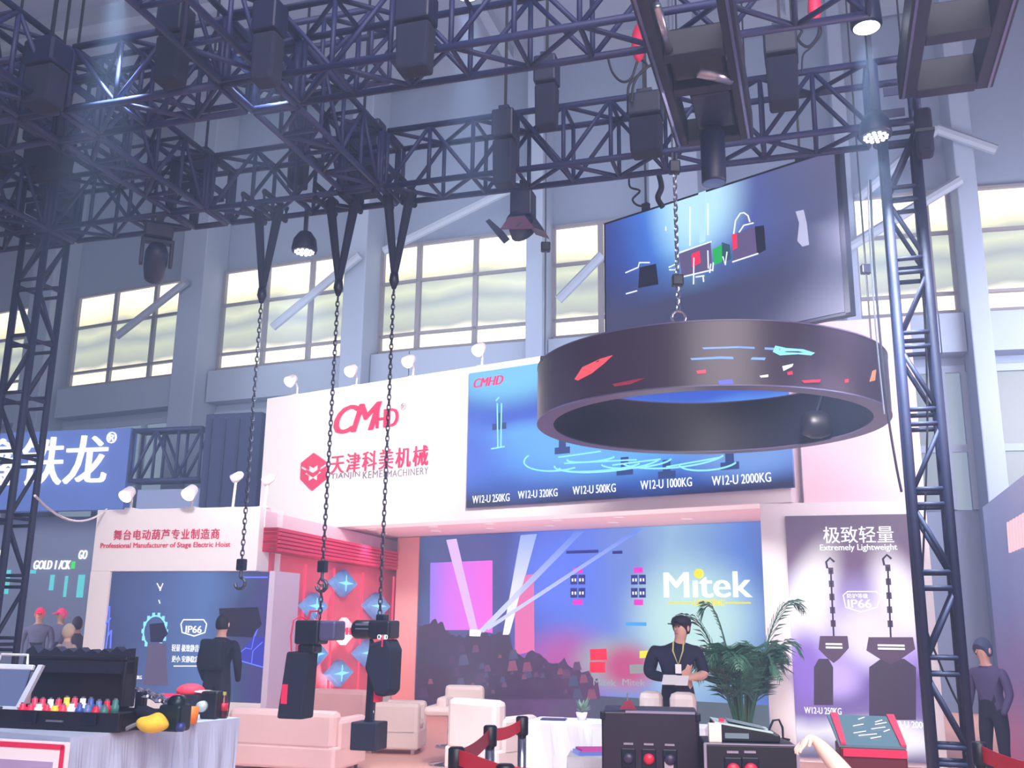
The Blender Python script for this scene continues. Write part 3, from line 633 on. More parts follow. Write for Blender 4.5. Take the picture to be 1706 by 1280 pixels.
for px, l, hh in [(375, 'tall white stem spotlight standing up from the left video frame', .42), (437, 'white stem spotlight at the corner between the video frame and the fascia', .36)]:
    t = thing('stem_spotlight', l, 'spotlight', LF, LF.loc(px, 850)[0] if px < 430 else x1-.05, .2, z1)
    MB().tube((0, 0, 0), (.02, 0, hh), .02, 8).box(-.08, .08, -.06, .06, 0, .02).build('stem', M_white, t)
    h = MB(); h.M = Matrix.Translation((.02, 0, hh+.05)) @ Matrix.Rotation(math.radians(60), 4, 'Y'); h.lathe([(.03, .12), (.06, .08), (.08, -.06), (.0, -.07)], n=12); h.build('lamp_head', M_white, t, smooth=True)
# ---- red slatted side wall
RF = Frame(-3.55, 14.9, 76)
RF0 = 1; ln = (Vector((-2.2, 20.2))-Vector((-3.55, 14.9))).length
zr = 2.58
rw = thing('red_slat_wall', 'crimson side wall with glowing vertical grooves behind the hanging hoists', 'wall panel', RF)
MB().box(0, ln, 0, .12, .0, zr).build('panel', mat('red_wall', (238, 104, 124), .6, noise=.05, nscale=1), rw)
for px in (502, 551, 600, 652):
    x = RF.loc(px, 1050)[0]; MB().box(x-.03, x+.03, -.015, 0, .3, zr-.1).build('light_strip', lit('groove_glow', (255, 60, 100), 1.0), rw)
m = MB()
for i in range(6): m.box(-.2, ln, -.25, .12, zr+.01+.058*i, zr+.05+.058*i)
tp_ = thing('upper_wall_panel', 'pale pink wall strip above the crimson slatted canopy', 'wall panel', RF)
MB().box(-.2, ln, .0, .12, zr+.36, zB-.01).build('panel', M_pink, tp_)
cn = thing('slatted_canopy', 'crimson slatted canopy running above the red side wall', 'canopy', RF)
m.build('slats', mat('canopy_red', (222, 40, 92), .5), cn)
MB().box(-.2, ln, -.22, .1, zr+.003, zr+.35).build('core', mat('canopy_core', (170, 24, 66), .6), cn)
M_diaf = ramp_screen('diamond_blue', [(0, (60, 70, 140)), (.5, (100, 160, 230)), (1, (50, 60, 120))], 'z', -.25, .25, .9, .6, 4)
di = [('blue', 575, 972, 'blue lit diamond display, topmost on the red slatted wall'), ('blue', 526, 1010, 'blue lit diamond display above the left hanging hoist'), ('blue', 630, 1010, 'blue lit diamond display above the right hanging hoist'),
      ('white', 576, 1052, 'white diamond sign between the two hanging hoists'), ('blue', 527, 1090, 'blue lit diamond display just under the left hoist body'), ('blue', 614, 1088, 'blue lit diamond display just left of the right hoist body'), ('blue', 568, 1122, 'blue lit diamond display lowest on the red wall')]
for kd, px, py, l in di:
    x, z = RF.loc(px, py, -.12); dx = (RF.loc(px+20, py, -.12)[0]-x); dz = z-RF.loc(px, py+23, -.12)[1]
    t = thing('diamond_display', l, 'display', RF, x, -.135, z, 0, 'diamond displays on the red wall')
    MB().prism([(-dx, 0), (0, -dz), (dx, 0), (0, dz)], 0, .11).build('panel', M_white if kd == 'white' else M_diaf, t, bevel=.01)
    g = MB()
    if kd == 'white':
        text(g, 'CMHD', -dx*.6, dx*.6, -.06, .06, -.001, .01, bold=.03); g.build('logo_letters', M_logo, t)
    else:
        g.prism([(-dx*.6, 0), (-.02, .03), (0, dz*.6), (.02, .03), (dx*.6, 0), (.02, -.03), (0, -dz*.6), (-.02, -.03)], -.012, 0); g.build('star_picture', M_cyan, t)
# ================================================================ HANGING SCREEN AND RING
SF = Frame(3.22, 9.0, -43.0)
s0 = SF.loc(1007, 480)[0]; s1 = SF.loc(1410, 400)[0]
zb = (SF.loc(1422, 521)[1]+SF.loc(1311, 546)[1])/2; zt_ = (SF.loc(1007, 370)[1]+SF.loc(1390, 250)[1])/2
sc = thing('hanging_screen', 'large dark blue video screen hanging above the black ring, showing hoist parts', 'screen', SF)
M_sc = ramp_screen('screen_blue', [(0, (38, 52, 120)), (.12, (44, 72, 156)), (.26, (56, 110, 206)), (.4, (100, 172, 236)), (.5, (72, 122, 214)), (.66, (66, 84, 160)), (.85, (76, 84, 130)), (1, (84, 88, 124))], 'x', s0+.28*5.4, s1+.28*5.4, 1.0, .1, .9, diag=.28, blobs=[(s0+1.3, zt_-.1, .75, .9, (176, 222, 250), 0)])
zz = (s0, s1)
# darker towards the lower half: second ramp multiplies by height
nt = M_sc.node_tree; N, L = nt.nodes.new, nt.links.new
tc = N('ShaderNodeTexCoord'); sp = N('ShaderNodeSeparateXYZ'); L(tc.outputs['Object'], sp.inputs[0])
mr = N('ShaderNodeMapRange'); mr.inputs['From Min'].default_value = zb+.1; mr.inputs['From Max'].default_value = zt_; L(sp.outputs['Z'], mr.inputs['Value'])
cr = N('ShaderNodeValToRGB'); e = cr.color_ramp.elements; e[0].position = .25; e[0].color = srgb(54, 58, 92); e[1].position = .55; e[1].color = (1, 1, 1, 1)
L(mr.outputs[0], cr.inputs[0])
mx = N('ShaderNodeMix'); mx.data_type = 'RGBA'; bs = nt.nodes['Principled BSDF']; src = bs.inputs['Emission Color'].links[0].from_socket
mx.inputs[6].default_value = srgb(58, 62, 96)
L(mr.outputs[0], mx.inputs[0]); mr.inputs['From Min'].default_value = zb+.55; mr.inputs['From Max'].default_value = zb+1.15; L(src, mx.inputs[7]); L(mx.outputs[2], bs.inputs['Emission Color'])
MB().box(s0, s1, 0, .1, zb, zt_).build('housing', M_blkpl, sc)
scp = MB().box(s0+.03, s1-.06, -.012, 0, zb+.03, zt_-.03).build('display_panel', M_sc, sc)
S = lambda x, y: SF.loc(x, y, -.012)
def spoly(nm, pts, m, y0=-.02): 
    mb = MB(); mb.prism([S(x, y) for x, y in pts], y0, -.012); return mb.build(nm, m, scp)
M_sl = lit('screen_line', (226, 236, 255), 1.0); M_sr = lit('screen_red', (236, 36, 80), 1.0); M_sg = lit('screen_green', (24, 170, 84), 1.0)
M_sp = lit('screen_mauve', (96, 84, 130), .9); M_sd = lit('screen_black', (20, 22, 44), .8)
spoly('hoist_housing_picture', [(1131, 424), (1184, 404), (1187, 450), (1137, 462)], M_sp)
spoly('hoist_housing_picture', [(1222, 391), (1258, 378), (1262, 424), (1222, 436)], M_sp)
spoly('hoist_side_picture', [(1258, 378), (1273, 376), (1276, 416), (1262, 424)], M_sd)
spoly('red_label_picture', [(1153, 424), (1166, 418), (1168, 438), (1154, 446)], M_sr, -.024)
spoly('red_label_picture', [(1220, 392), (1228, 389), (1229, 413), (1222, 418)], M_sr, -.024)
spoly('green_part_picture', [(1188, 416), (1203, 408), (1204, 436), (1190, 442)], M_sg)
spoly('dark_motor_picture', [(1203, 404), (1216, 408), (1218, 432), (1204, 438)], lit('screen_teal', (40, 84, 100), .9))
spoly('dark_motor_picture', [(1066, 446), (1093, 440), (1097, 474), (1064, 480)], M_sd)
spoly('light_bar_picture', [(1326, 353), (1339, 350), (1344, 372), (1348, 408), (1337, 411), (1329, 402), (1332, 372)], lit('screen_pale', (182, 184, 222), .95))
spoly('light_shaft_picture', [(1164, 322), (1176, 318), (1175, 402), (1166, 406)], lit('screen_shaft', (176, 220, 250), 1.0))
m = MB()
def sline(pts, r=.008): m.sweep([(S(*p)[0], -.022, S(*p)[1]) for p in pts], r, 5)
for ln_ in [[(1131, 422), (1186, 403)], [(1137, 462), (1188, 450)], [(1221, 437), (1264, 423)], [(1043, 455), (1064, 446), (1066, 438), (1083, 438)], [(1044, 490), (1062, 485)], [(1157, 430), (1156, 474)], [(1180, 418), (1181, 448)], [(1185, 440), (1183, 455)], [(1189, 438), (1188, 452)],
            [(1223, 390), (1226, 368), (1234, 356), (1240, 355), (1247, 360), (1250, 370)], [(1232, 388), (1240, 376), (1256, 372)], [(1150, 345), (1150, 410)], [(1180, 340), (1180, 392)], [(1205, 428), (1209, 442), (1212, 420)], [(1160, 462), (1174, 460)], [(1110, 378), (1110, 385)], [(1172, 462), (1173, 470)], [(1115, 446), (1128, 440), (1126, 450), (1116, 450)]]: sline(ln_)
m.build('light_line_picture', M_sl, scp)
MB().box(s1-.05, s1+.0, -.02, -.0005, zb+.01, zt_-.01).build('frame_edge', M_blkpl, sc)
# hanging cables of the screen up to the roof
for px, l in ((1070, 'thin black cable holding the left part of the hanging screen'), (1330, 'thin black cable holding the right part of the hanging screen')):
    x = S(px, 300)[0]
    t = thing('hanging_cable', l, 'cable', SF, x, .05, zt_)
    MB().tube((0, 0, 0), (0, 0, 15.5-zt_), .012, 6).build('wire', M_cord, t); MB().box(-.04, .04, -.03, .03, 0, .1).build('clamp', M_black, t)

RC = at(1181, 705, 9.85); rz0, rh, ro, ri = 3.58, .56, 1.73, 1.57
RG = thing('black_ring', 'large black suspended ring with red and blue light streaks on its face', 'ring', None, RC.x, RC.y, rz0)
n = 96
def ringmesh(r0, r1, h0, h1):
    mb = MB(); return mb.lathe([(r0, h0), (r1, h0), (r1, h1), (r0, h1), (r0, h0)], n=n)
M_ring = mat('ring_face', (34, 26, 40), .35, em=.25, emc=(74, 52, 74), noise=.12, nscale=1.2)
m = MB(); vs_ = []
m.lathe([(ro, .0), (ro, rh)], n=n); m.f = m.f[:-2]; m.m = m.m[:-2]; m.build('outer_face', M_ring, RG, smooth=True)
m = MB(); m.lathe([(ri, rh), (ri, .0)], n=n); m.f = m.f[:-2]; m.m = m.m[:-2]; m.build('inner_face', mat('ring_inner', (10, 14, 34), .5), RG, smooth=True)
for h, nm in ((0, 'lower_rim'), (rh, 'upper_rim')):
    m = MB(); d = -.012 if h == 0 else .012
    m.lathe([(ri-.004, h), (ri-.004, h+d), (ro+.004, h+d), (ro+.004, h), (ri-.004, h)], n=n); m.f = m.f[:-2]; m.m = m.m[:-2]; m.build(nm, mat('ring_rim', (86, 78, 110), .4), RG)
def rpatch(nm, pts, m_, off=.008):
    "patch on the outer face; (angle seen in px around the ring, height px)"
    mb = MB(); vs = []
    P = []
    for px, py in pts:
        r = ray(px, py); ox, oy = -RC.x, -RC.y
        a = r.x*r.x+1; b_ = -2*(r.x*RC.x+RC.y); c = RC.x**2+RC.y**2-(ro+off)**2
        k_ = (-b_-math.sqrt(max(b_*b_-4*a*c, 0)))/(2*a)
        P.append(Vector((r.x*k_-RC.x, k_-RC.y, EYE+r.z*k_-rz0)))
    n_ = len(P); back = [Vector((p.x*.992, p.y*.992, p.z)) for p in P]
    mb._add([tuple(p) for p in P]+[tuple(p) for p in back], [tuple(range(n_)), tuple(range(2*n_-1, n_-1, -1))]+[(i, i+n_, (i+1) % n_+n_, (i+1) % n_) for i in range(n_)])
    return mb.build(nm, m_, RG)
M_pr = lit('ring_red', (240, 84, 96), 1.0); M_pb = lit('ring_blue', (110, 160, 240), 1.0); M_po_ = lit('ring_orange', (232, 150, 110), 1.0)
rpatch('red_streak', [(957, 632), (970, 612), (1000, 598), (1020, 592), (1005, 606), (985, 622), (962, 634)], M_pr)
rpatch('blue_streak', [(1170, 579), (1230, 577), (1300, 580), (1300, 584), (1230, 580), (1172, 582)], M_pb)
rpatch('blue_streak', [(1150, 597), (1200, 594), (1276, 596), (1274, 600), (1200, 598), (1152, 600)], M_pb)
rpatch('cyan_streak', [(1292, 576), (1310, 580), (1338, 582), (1358, 588), (1352, 592), (1330, 590), (1300, 592), (1288, 586)], M_cyan)
rpatch('white_streak', [(1304, 610), (1322, 606), (1320, 611), (1306, 618)], M_txt)
rpatch('blue_spot', [(1196, 634), (1220, 632), (1222, 640), (1198, 641)], lit('ring_indigo', (70, 80, 220), 1))
for pts in ([(1160, 618), (1176, 616), (1176, 622), (1162, 623)], [(1312, 620), (1320, 618), (1321, 624), (1313, 625)], [(1336, 634), (1368, 632), (1366, 637), (1340, 638)], [(1408, 632), (1414, 631), (1414, 637), (1408, 638)]): rpatch('red_spot', pts, M_sr)
rpatch('orange_streak', [(1450, 636), (1455, 618), (1460, 616), (1458, 634)], M_po_)
rpatch('red_streak', [(1020, 640), (1060, 632), (1074, 630), (1050, 640), (1024, 644)], lit('ring_dim_red', (150, 40, 70), .9))
rpatch('white_streak', [(1266, 626), (1280, 624), (1280, 628), (1268, 629)], M_txt)
# small black motor sitting in the ring at the right
t = thing('ring_winch', 'small black round winch inside the right end of the ring', 'winch', None, RC.x+1.27, RC.y+.62, rz0+.14)
MB().lathe([(.0, -.14), (.12, -.13), (.15, -.05), (.15, .06), (.12, .14), (0, .15)], axis='x', n=18).build('housing', M_blkpl, t, smooth=True)
MB().tube((0, 0, .1), (.12, .1, .36), .03).build('bracket', M_black, t)

# ================================================================ CHAINS AND WIRES
def chain_links(p, q, L_=.07, w=.017, r=.0065):
    p, q = Vector(p), Vector(q); d = q-p; n_ = max(1, int(d.length/(L_*.72))); u = d.normalized(); s = d/n_
    a = u.orthogonal().normalized(); b_ = u.cross(a); mb = MB()
    for i in range(n_):
        c = p+s*(i+.5); e_ = a if i % 2 else b_; pts = []
        for k_ in range(8):
            th = 2*PI*k_/8; pts.append(c+e_*w*math.cos(th)+u*(L_/2)*math.sin(th))
        mb.sweep(pts, r, 4, closed=True)
    return mb
def hook(mb, c, s=1.0):
    pts = [(c[0], c[1], c[2]), (c[0], c[1], c[2]-.06*s)]
    for i in range(8):
        a = math.radians(90-i*38); pts.append((c[0]+.05*s*math.cos(a), c[1], c[2]-.11*s+.05*s*math.sin(a)))
    mb.sweep(pts, .014*s, 6); return mb
vC = VA+.2
chains = []
def gD(px, py, v):  # world point on the grid plane y=v
    x, z = G.loc(px, py, v); return G.w(x, v, z)
# each: top px (strap bottom), bottom px, V straps pixels
chain_spec = [((441, 486), (404, 935), (429, 372), (464, 368), 'left hoist chain ending in a hook beside the left video screen'),
              ((565, 474), (533, 938), (549, 355), (592, 350), 'middle hoist chain ending in a hook above the left hanging hoist'),
              ((659, 462), (633, 1026), (645, 340), (684, 338), 'right hoist chain carrying the hoist with the black weight')]
for (tp, bt, sa, sb, l) in chain_spec:
    x, z = G.loc(*tp, vC); x = G.loc(bt[0]-1, max(bt[1], 1045) if bt[0] > 500 else bt[1], vC)[0]; top = G.w(x, vC, z); 
    # keep the chain plumb
    zb_ = G.loc(bt[0], bt[1], vC)[1]
    t = thing('strap_sling', 'black V strap sling under the long truss holding the '+l.split(' ')[0]+' hoist chain', 'sling', G, x, vC, z, 0, 'V strap slings under the truss')
    for s_, i_ in ((sa, -1), (sb, 1)):
        xa_, _ = G.loc(s_[0], s_[1], vC)
        MB().sweep([(0, 0, .02), ((xa_-x), 0, ZG-z+.02)], [.032, .05], 6).build('strap', M_blackfab, t)
        MB().sweep([(xa_-x-.05, -.22, ZG-z-.04), (xa_-x-.05, -.23, ZG-z+.1), (xa_-x-.05, .23, ZG-z+.1), (xa_-x-.05, .22, ZG-z-.04)], .03, 6, closed=True).build('strap_wrap', M_blackfab, t)
    MB().lathe([(.0, .06), (.04, .04), (.05, -.04), (.02, -.12), (0, -.13)], n=10).build('shackle', M_black, t, smooth=True)
    c = thing('hoist_chain', 'black '+l, 'chain', G, x, vC, z-.13, 0)
    hb = z-.13-zb_
    chain_links((0, 0, 0), (0, 0, -hb), r=.007).build('chain', M_chain, c)
    if '404' in str(bt) or '533' in str(bt[0]):
        MB().box(-.045, .045, -.03, .03, -hb-.09, -hb+.02).build('hook_block', M_black, c, bevel=.01)
        hook(MB(), (0, 0, -hb-.09), 1.1).build('hook', M_chain, c)
    chains.append((x, z-.13-hb))
# wires to the ring
def ringpt(px, py, dist_r=(ro+ri)/2, near=True):
    r = ray(px, py); a = r.x*r.x+1; b_ = -2*(r.x*RC.x+RC.y); c = RC.x**2+RC.y**2-dist_r**2; dd = math.sqrt(max(b_*b_-4*a*c, 0))
    k_ = (-b_-dd if near else -b_+dd)/(2*a); return r.x*k_, k_
for (px, py, near, l, ht) in [(1131, 545, True, 'silver chain at the front of the black ring, crossing the hanging screen', 12), (908, 600, True, 'thin wire with a black block holding the left end of the ring', 12), (1452, 575, False, 'thin wire with black blocks holding the right end of the ring', 12)]:
    x, y = ringpt(px, py, (ro+ri)/2, near)
    z0 = rz0+rh+.012
    t = thing('ring_suspension', l, 'cable', None, x, y, z0)
    top = 15.4-z0
    if px == 1131:
        hk = MB(); hk.sweep([(.06*math.cos(a_), 0, .06+.06*math.sin(a_)) for a_ in [2*PI*i/12 for i in range(12)]], .012, 6, closed=True); hk.build('lifting_ring', M_steel, t)
        chain_links((0, 0, .12), (0, 0, .35), r=.0075).build('chain', M_steel, t)
        MB().box(-.05, .05, -.04, .04, .35, .45).build('limit_block', M_black, t, bevel=.012)
        chain_links((0, 0, .45), (0, 0, 1.42), r=.0075).build('chain', M_steel, t)
        MB().box(-.05, .05, -.04, .04, 1.42, 1.54).build('limit_block', M_black, t, bevel=.012)
        m = MB(); m.tube((-.016, 0, 1.5), (-.016, 0, top), .009, 6); m.build('wire', M_steel, t); MB().tube((.02, 0, 1.5), (.02, 0, top), .008, 6).build('wire', M_steel, t)
    else:
        MB().box(-.05, .05, -.04, .04, 0, .13).build('limit_block', M_black, t, bevel=.012)
        zz_ = 1.28 if px == 908 else 1.0
        MB().box(-.05, .05, -.04, .04, zz_, zz_+.1).build('limit_block', M_black, t, bevel=.012)
        MB().tube((0, 0, .1), (0, 0, top), .009, 6).build('wire', M_steel if px == 908 else M_cord, t)

# ================================================================ HANGING HOISTS
M_hb = mat('hoist_body_paint', (20, 20, 38), .4, .2, noise=.1)
M_hb2 = mat('hoist_end_cover', (74, 72, 110), .4)
def hoist_unit(lbl, D, kind):
    if kind == 0:
        x, z = G.loc(533, 1050, vC); t = thing('electric_hoist', lbl, 'hoist', G, chains[1][0], vC, z); k_ = G.loc(560, 1050, vC)[0]-x; s = k_/27.
        b_ = lambda x0, x1, y0, y1: ((x0-533)*s, (x1-533)*s, -.11, .11, (1050-y1)*s, (1050-y0)*s)
        MB().box(*b_(501, 541, 1036, 1071)).build('motor_housing', M_hb, t, bevel=.02)
        MB().box(*b_(541, 569, 1036, 1065)).build('end_cover', M_hb2, t, bevel=.025)
        MB().box((505-533)*s, (534-533)*s, -.08, .08, (1050-1084)*s, (1050-1071)*s).build('chain_guide', M_hb, t, bevel=.02)
        bg = MB(); X0, X1, Z0, Z1 = (479-533)*s, (522-533)*s, (1050-1178)*s, (1050-1082)*s
        bg.prism([(X0, Z0), (X1, Z0), (X1+.015, Z1), (X0+.06, Z1)], -.1, .12); bgo = bg.build('chain_bag', M_blackfab, t, bevel=.02)
        MB().box(X0+.04, X0+.1, -.106, -.1, Z0+.13, Z0+.3).build('red_label', M_red, bgo)
        MB().sweep([((496-533)*s, -.08, (1050-1083)*s), ((495-533)*s, -.1, (1050-1060)*s), ((498-533)*s, -.1, (1050-1036)*s), ((504-533)*s, -.06, (1050-1030)*s), ((512-533)*s, 0, (1050-1035)*s)], .008, 6).build('red_cable', M_red, t)
        MB().sweep([(-.12, 0, .1), (-.1, 0, .17), (-.02, 0, .17), (0, 0, .1)], .012, 6).build('carry_handle', M_red, t)
        # chain from hoist body up to the hook
        zt2 = chains[1][1]-z-.09
        chain_links((0, 0, .1), (0, 0, zt2-.12), r=.007).build('load_chain', M_chain, t)
        MB().sweep([(0, 0, zt2-.12), (.04, 0, zt2-.16), (0, 0, zt2-.02), (-.04, 0, zt2-.1), (0, 0, zt2-.12)], .01, 6).build('top_ring', M_chain, t)
    else:
        x, z = G.loc(633, 1045, vC); t = thing('electric_hoist', lbl, 'hoist', G, chains[2][0], vC, z); s = (G.loc(660, 1045, vC)[0]-x)/27.
        B = lambda x0, x1, y0, y1, a=-.1, c=.1: ((x0-633)*s, (x1-633)*s, a, c, (1045-y1)*s, (1045-y0)*s)
        m = MB(); m.M = Matrix.Translation(((607-633)*s, 0, (1045-1049)*s)); m.lathe([(.0, -.1), (.07, -.095), (.085, -.07), (.085, .12), (.07, .14)], axis='x', n=20); m.build('motor_cylinder', M_hb, t, smooth=True)
        MB().box(*B(623, 659, 1035, 1062, -.12, .12)).build('gear_housing', M_hb, t, bevel=.02)
        MB().box(*B(630, 645, 1026, 1036, -.05, .05)).build('top_bracket', M_black, t, bevel=.01)
        MB().box(*B(600, 622, 1040, 1043, -.095, -.088)).build('light_trim', M_steel, t); MB().box(*B(600, 622, 1047, 1049, -.095, -.088)).build('light_trim', M_steel, t)
        lg_ = MB(); text(lg_, 'CMHD', *[B(640, 657, 1056, 1063)[i] for i in (0, 1)], B(0, 1, 1056, 1063)[4], B(0, 1, 1056, 1063)[5], -.121, .006, bold=.03); lg_.build('logo_letters', M_txt, t)
        bg = MB(); bg.prism([(B(621, 0, 0, 0)[0], -(1105-1045)*s), (B(627, 0, 0, 0)[0], -(1070-1045)*s), (B(655, 0, 0, 0)[0], -(1062-1045)*s), (B(664, 0, 0, 0)[0], -(1078-1045)*s), (B(663, 0, 0, 0)[0], -(1138-1045)*s), (B(655, 0, 0, 0)[0], -(1146-1045)*s), (B(640, 0, 0, 0)[0], -(1144-1045)*s)], -.13, .13)
        bg.build('chain_bag', M_blackfab, t, bevel=.02)
        MB().box(*B(632, 640, 1130, 1155, -.05, .05)).build('red_tag', M_red, t)
        MB().box(*B(648, 650, 1056, 1074, -.135, -.13)).build('red_cable', M_red, t)
        MB().prism([(B(618, 0, 0, 0)[0], -(1185-1045)*s), (B(629, 0, 0, 0)[0], -(1185-1045)*s), (B(632, 0, 0, 0)[0], -(1085-1045)*s), (B(620, 0, 0, 0)[0], -(1062-1045)*s)], -.04, .04).build('load_arm', M_black, t, bevel=.01)
        hook(MB(), (B(623, 0, 0, 0)[0], 0, -(1184-1045)*s), 1.0).build('load_hook', M_steel, t)
    return t, z, s
h1 = hoist_unit('black electric hoist without load, chain bag hanging before the red slatted wall', 0, 0)
h2 = hoist_unit('black electric hoist with a hanging load arm lifting the black weight cube', 0, 1)
x, z = G.loc(623, 1226, vC); s = h2[2]
t = thing('lifting_weight', 'black cube weight hanging under the right hoist just above the floor', 'weight', G, chains[2][0]-(633-623)*s, vC, z)
MB().box(-21*s, 22*s, -.12, .12, -20*s, 20*s).build('block', mat('weight_navy', (16, 20, 48), .6, noise=.1), t, bevel=.012)
m = MB(); m.prism([(-8*s, 20*s), (8*s, 20*s), (3*s, 31*s), (-3*s, 31*s)], -.02, .02); m.build('lifting_lug', M_chain, t)
m = MB(); m.sweep([(.035*math.cos(a_), 0, 34*s+.035*math.sin(a_)) for a_ in [2*PI*i/10 for i in range(10)]], .009, 6, closed=True); m.build('shackle', M_steel, t)

# ================================================================ RIGGED FIXTURES
M_fx = mat('fixture_black', (11, 19, 54), .5, .0, noise=.15)
def clamp(t, z1): MB().box(-.03, .03, -.05, .05, z1-.1, z1-.0).build('clamp', M_fx, t)
def moving_head(lbl, x, y, tilt=30, pan=0, s=1.0, z=ZG-.03, grp=None):
    t = thing('moving_head_light', lbl, 'stage light', G, x, y, z, pan, grp)
    MB().box(-.04*s, .04*s, -.05*s, .05*s, -.1*s, .01).build('clamp', M_fx, t)
    MB().box(-.15*s, .15*s, -.12*s, .12*s, -.26*s, -.1*s).build('base', M_fx, t, bevel=.02)
    y_ = MB(); y_.box(-.17*s, .17*s, -.05*s, .05*s, -.31*s, -.26*s); y_.build('yoke', M_fx, t, bevel=.01)
    for q in (-1, 1): MB().box(min(q*.17, q*.13)*s, max(q*.17, q*.13)*s, -.05*s, .05*s, -.56*s, -.3*s).build('yoke_arm', M_fx, t, bevel=.01)
    Mt = Matrix.Translation((0, 0, -.5*s)) @ Matrix.Rotation(math.radians(tilt), 4, 'X')
    h = MB(); h.M = Mt; h.lathe([(.0, .2*s), (.09*s, .18*s), (.12*s, .1*s), (.12*s, -.1*s), (.105*s, -.2*s), (.1*s, -.24*s)], n=20); h.build('head', M_fx, t, smooth=True)
    h = MB(); h.M = Mt; h.lathe([(.09*s, -.245*s), (0, -.25*s)], n=20); h.build('lens', mat('lens_glass', (90, 120, 170), .1), t)
    return t
def par_can(lbl, px, py, D, sx, hang, cells=True, beam=500):
    p = at(px, py, D); r = sx/1707*D/2
    t = thing('round_led_lamp', lbl, 'stage light', None, p.x, p.y, p.z)
    MB().lathe([(r, 0), (r*1.02, .02), (r*.9, .12), (r*.5, .2), (0, .22)], n=28).build('housing', M_fx, t, smooth=True)
    MB().lathe([(r*.98, -.001), (r*.97, -.012), (0, -.013)], n=28).build('face', M_fx, t)
    k_ = 0
    for rr, nn in ((0, 1), (.34, 6), (.66, 12), (.9, 18)):
        for i in range(nn):
            a = 2*PI*i/max(nn, 1); c = (r*rr*math.cos(a), r*rr*math.sin(a), 0)
            if rr == .9: continue
            MB().lathe([(r*.13, -.014), (r*.12, -.022), (0, -.024)], c, 10).build('led_cell', lit('led_white', (235, 240, 255), 4.0), t)
    MB().box(-.02, .02, -.02, .02, .2, hang-p.z).build('drop_pole', M_fx, t)
    spot('led_lamp_light', (p.x, p.y, p.z-.06), (p.x, p.y, 0), beam, (.8, .9, 1), 60, .6, .08)
    return t
# the round lamps (left one small, right one beside the tower)
moving_head('black moving head light hanging from the window side truss at the left', G.loc(264, 392, VA)[0], VA, 55, 40, .98)
par_can('small round white lit lamp above the second window bay', 507, 418, 9.72, 46, 5.80)
par_can('bright round lamp with white cells beside the top of the right tower', 1459, 226, 7.55, 58, 6.6, beam=480)
def wash_lamp(lbl, px, D, z, tgt, power, ang=34):
    p = at(px, 0, D); t = thing('wash_light', lbl, 'stage light', None, p.x, p.y, z)
    MB().lathe([(.11, -.14), (.12, -.12), (.11, .1), (.05, .16), (0, .17)], n=20).build('housing', M_fx, t, smooth=True)
    MB().lathe([(.1, -.141), (0, -.142)], n=20).build('lens', lit('lamp_lens', (225, 238, 255), 6.0), t)
    MB().box(-.015, .015, -.015, .015, .16, 15.45-z).build('drop_pole', M_fx, t)
    tp = at(*tgt[:2], tgt[2]); q = Vector((p.x, p.y, z-.16)); spot('wash_beam', q, tp, power, (.66, .82, 1), ang, .8, .08)
wash_lamp('wash light above the top edge at the upper left, shining a pale blue beam', 195, 7.2, 6.9, (175, 260, 7.6), 2600)
wash_lamp('wash light above the top edge near the middle, shining a pale blue beam', 778, 7.4, 6.9, (790, 300, 8.0), 2600)
wash_lamp('strong wash light above the top edge, left of the square black frame', 1440, 6.9, 6.3, (1445, 330, 7.3), 3400, 30)
wash_lamp('wash light above the top edge left of centre', 440, 7.2, 6.9, (430, 250, 7.6), 900)
def rig_box(nm, lbl, px0, py0, px1, py1, v, dpt, bev=.02, m=M_fx, grp=None, cat='rigging'):
    x0, z1 = G.loc((px0), (py0+py1)/2, v)[0], G.loc((px0+px1)/2, py0, v)[1]; x1, z0 = G.loc(px1, (py0+py1)/2, v)[0], G.loc((px0+px1)/2, py1, v)[1]
    t = thing(nm, lbl, cat, G, (x0+x1)/2, v, z0, 0, grp); w_, h_ = (x1-x0)/2, z1-z0
    return t, w_, h_
def drop_motor(lbl, px0, py0, px1, py1, v=8.3, dpt=.2):
    "chain motor with its bag, strapped to the truss"
    t, w_, h_ = rig_box('chain_motor', lbl, px0, py0, px1, py1, v, dpt, cat='hoist', grp='chain motors rigged on the truss grid')
    MB().box(-w_, w_, -dpt, 0, h_*.62, h_).build('motor_housing', M_fx, t, bevel=.02)
    b_ = MB(); b_.prism([(-w_*.86, 0), (w_*.86, 0), (w_*.95, h_*.6), (-w_*.95, h_*.6)], -dpt*.9, -.01); b_.build('chain_bag', M_blackfab, t, bevel=.025)
    MB().box(-.012, .012, -dpt*.52, -dpt*.42, h_, 15.45-t.location.z).build('chain', M_cord, t); MB().box(-w_*.45, w_*.45, -dpt*.8, -dpt*.2, h_, h_+.05).build('top_plate', M_fx, t)
    return t
drop_motor('black chain motor on the truss, above the gap between the two right strap slings', 576, 215, 642, 335, 9.05)
drop_motor('black chain motor on the window side truss, right of the moving head light', 330, 262, 362, 352, 9.05)
drop_motor('slim black chain motor on the truss above the barn door spotlight', 828, 196, 864, 318, 8.3)
drop_motor('tall black chain motor on the near side of the truss, left of the red pouch', 897, 108, 934, 222, 8.15)
drop_motor('black chain motor beside the left rail of the tilted black frame', 1052, 172, 1108, 268, 8.3, .24)
drop_motor('large black chain motor right of the tilted black frame', 1276, 68, 1332, 190, 8.1, .28)
drop_motor('black chain motor strapped on the truss left of the lowest ceiling gap', 492, 205, 520, 320, 9.05)
drop_motor('dark chain motor on the nearer truss near the top centre', 672, 8, 730, 132, 6.15)
drop_motor('dark chain motor on the nearer truss at the upper left', 280, 28, 322, 150, 6.1)
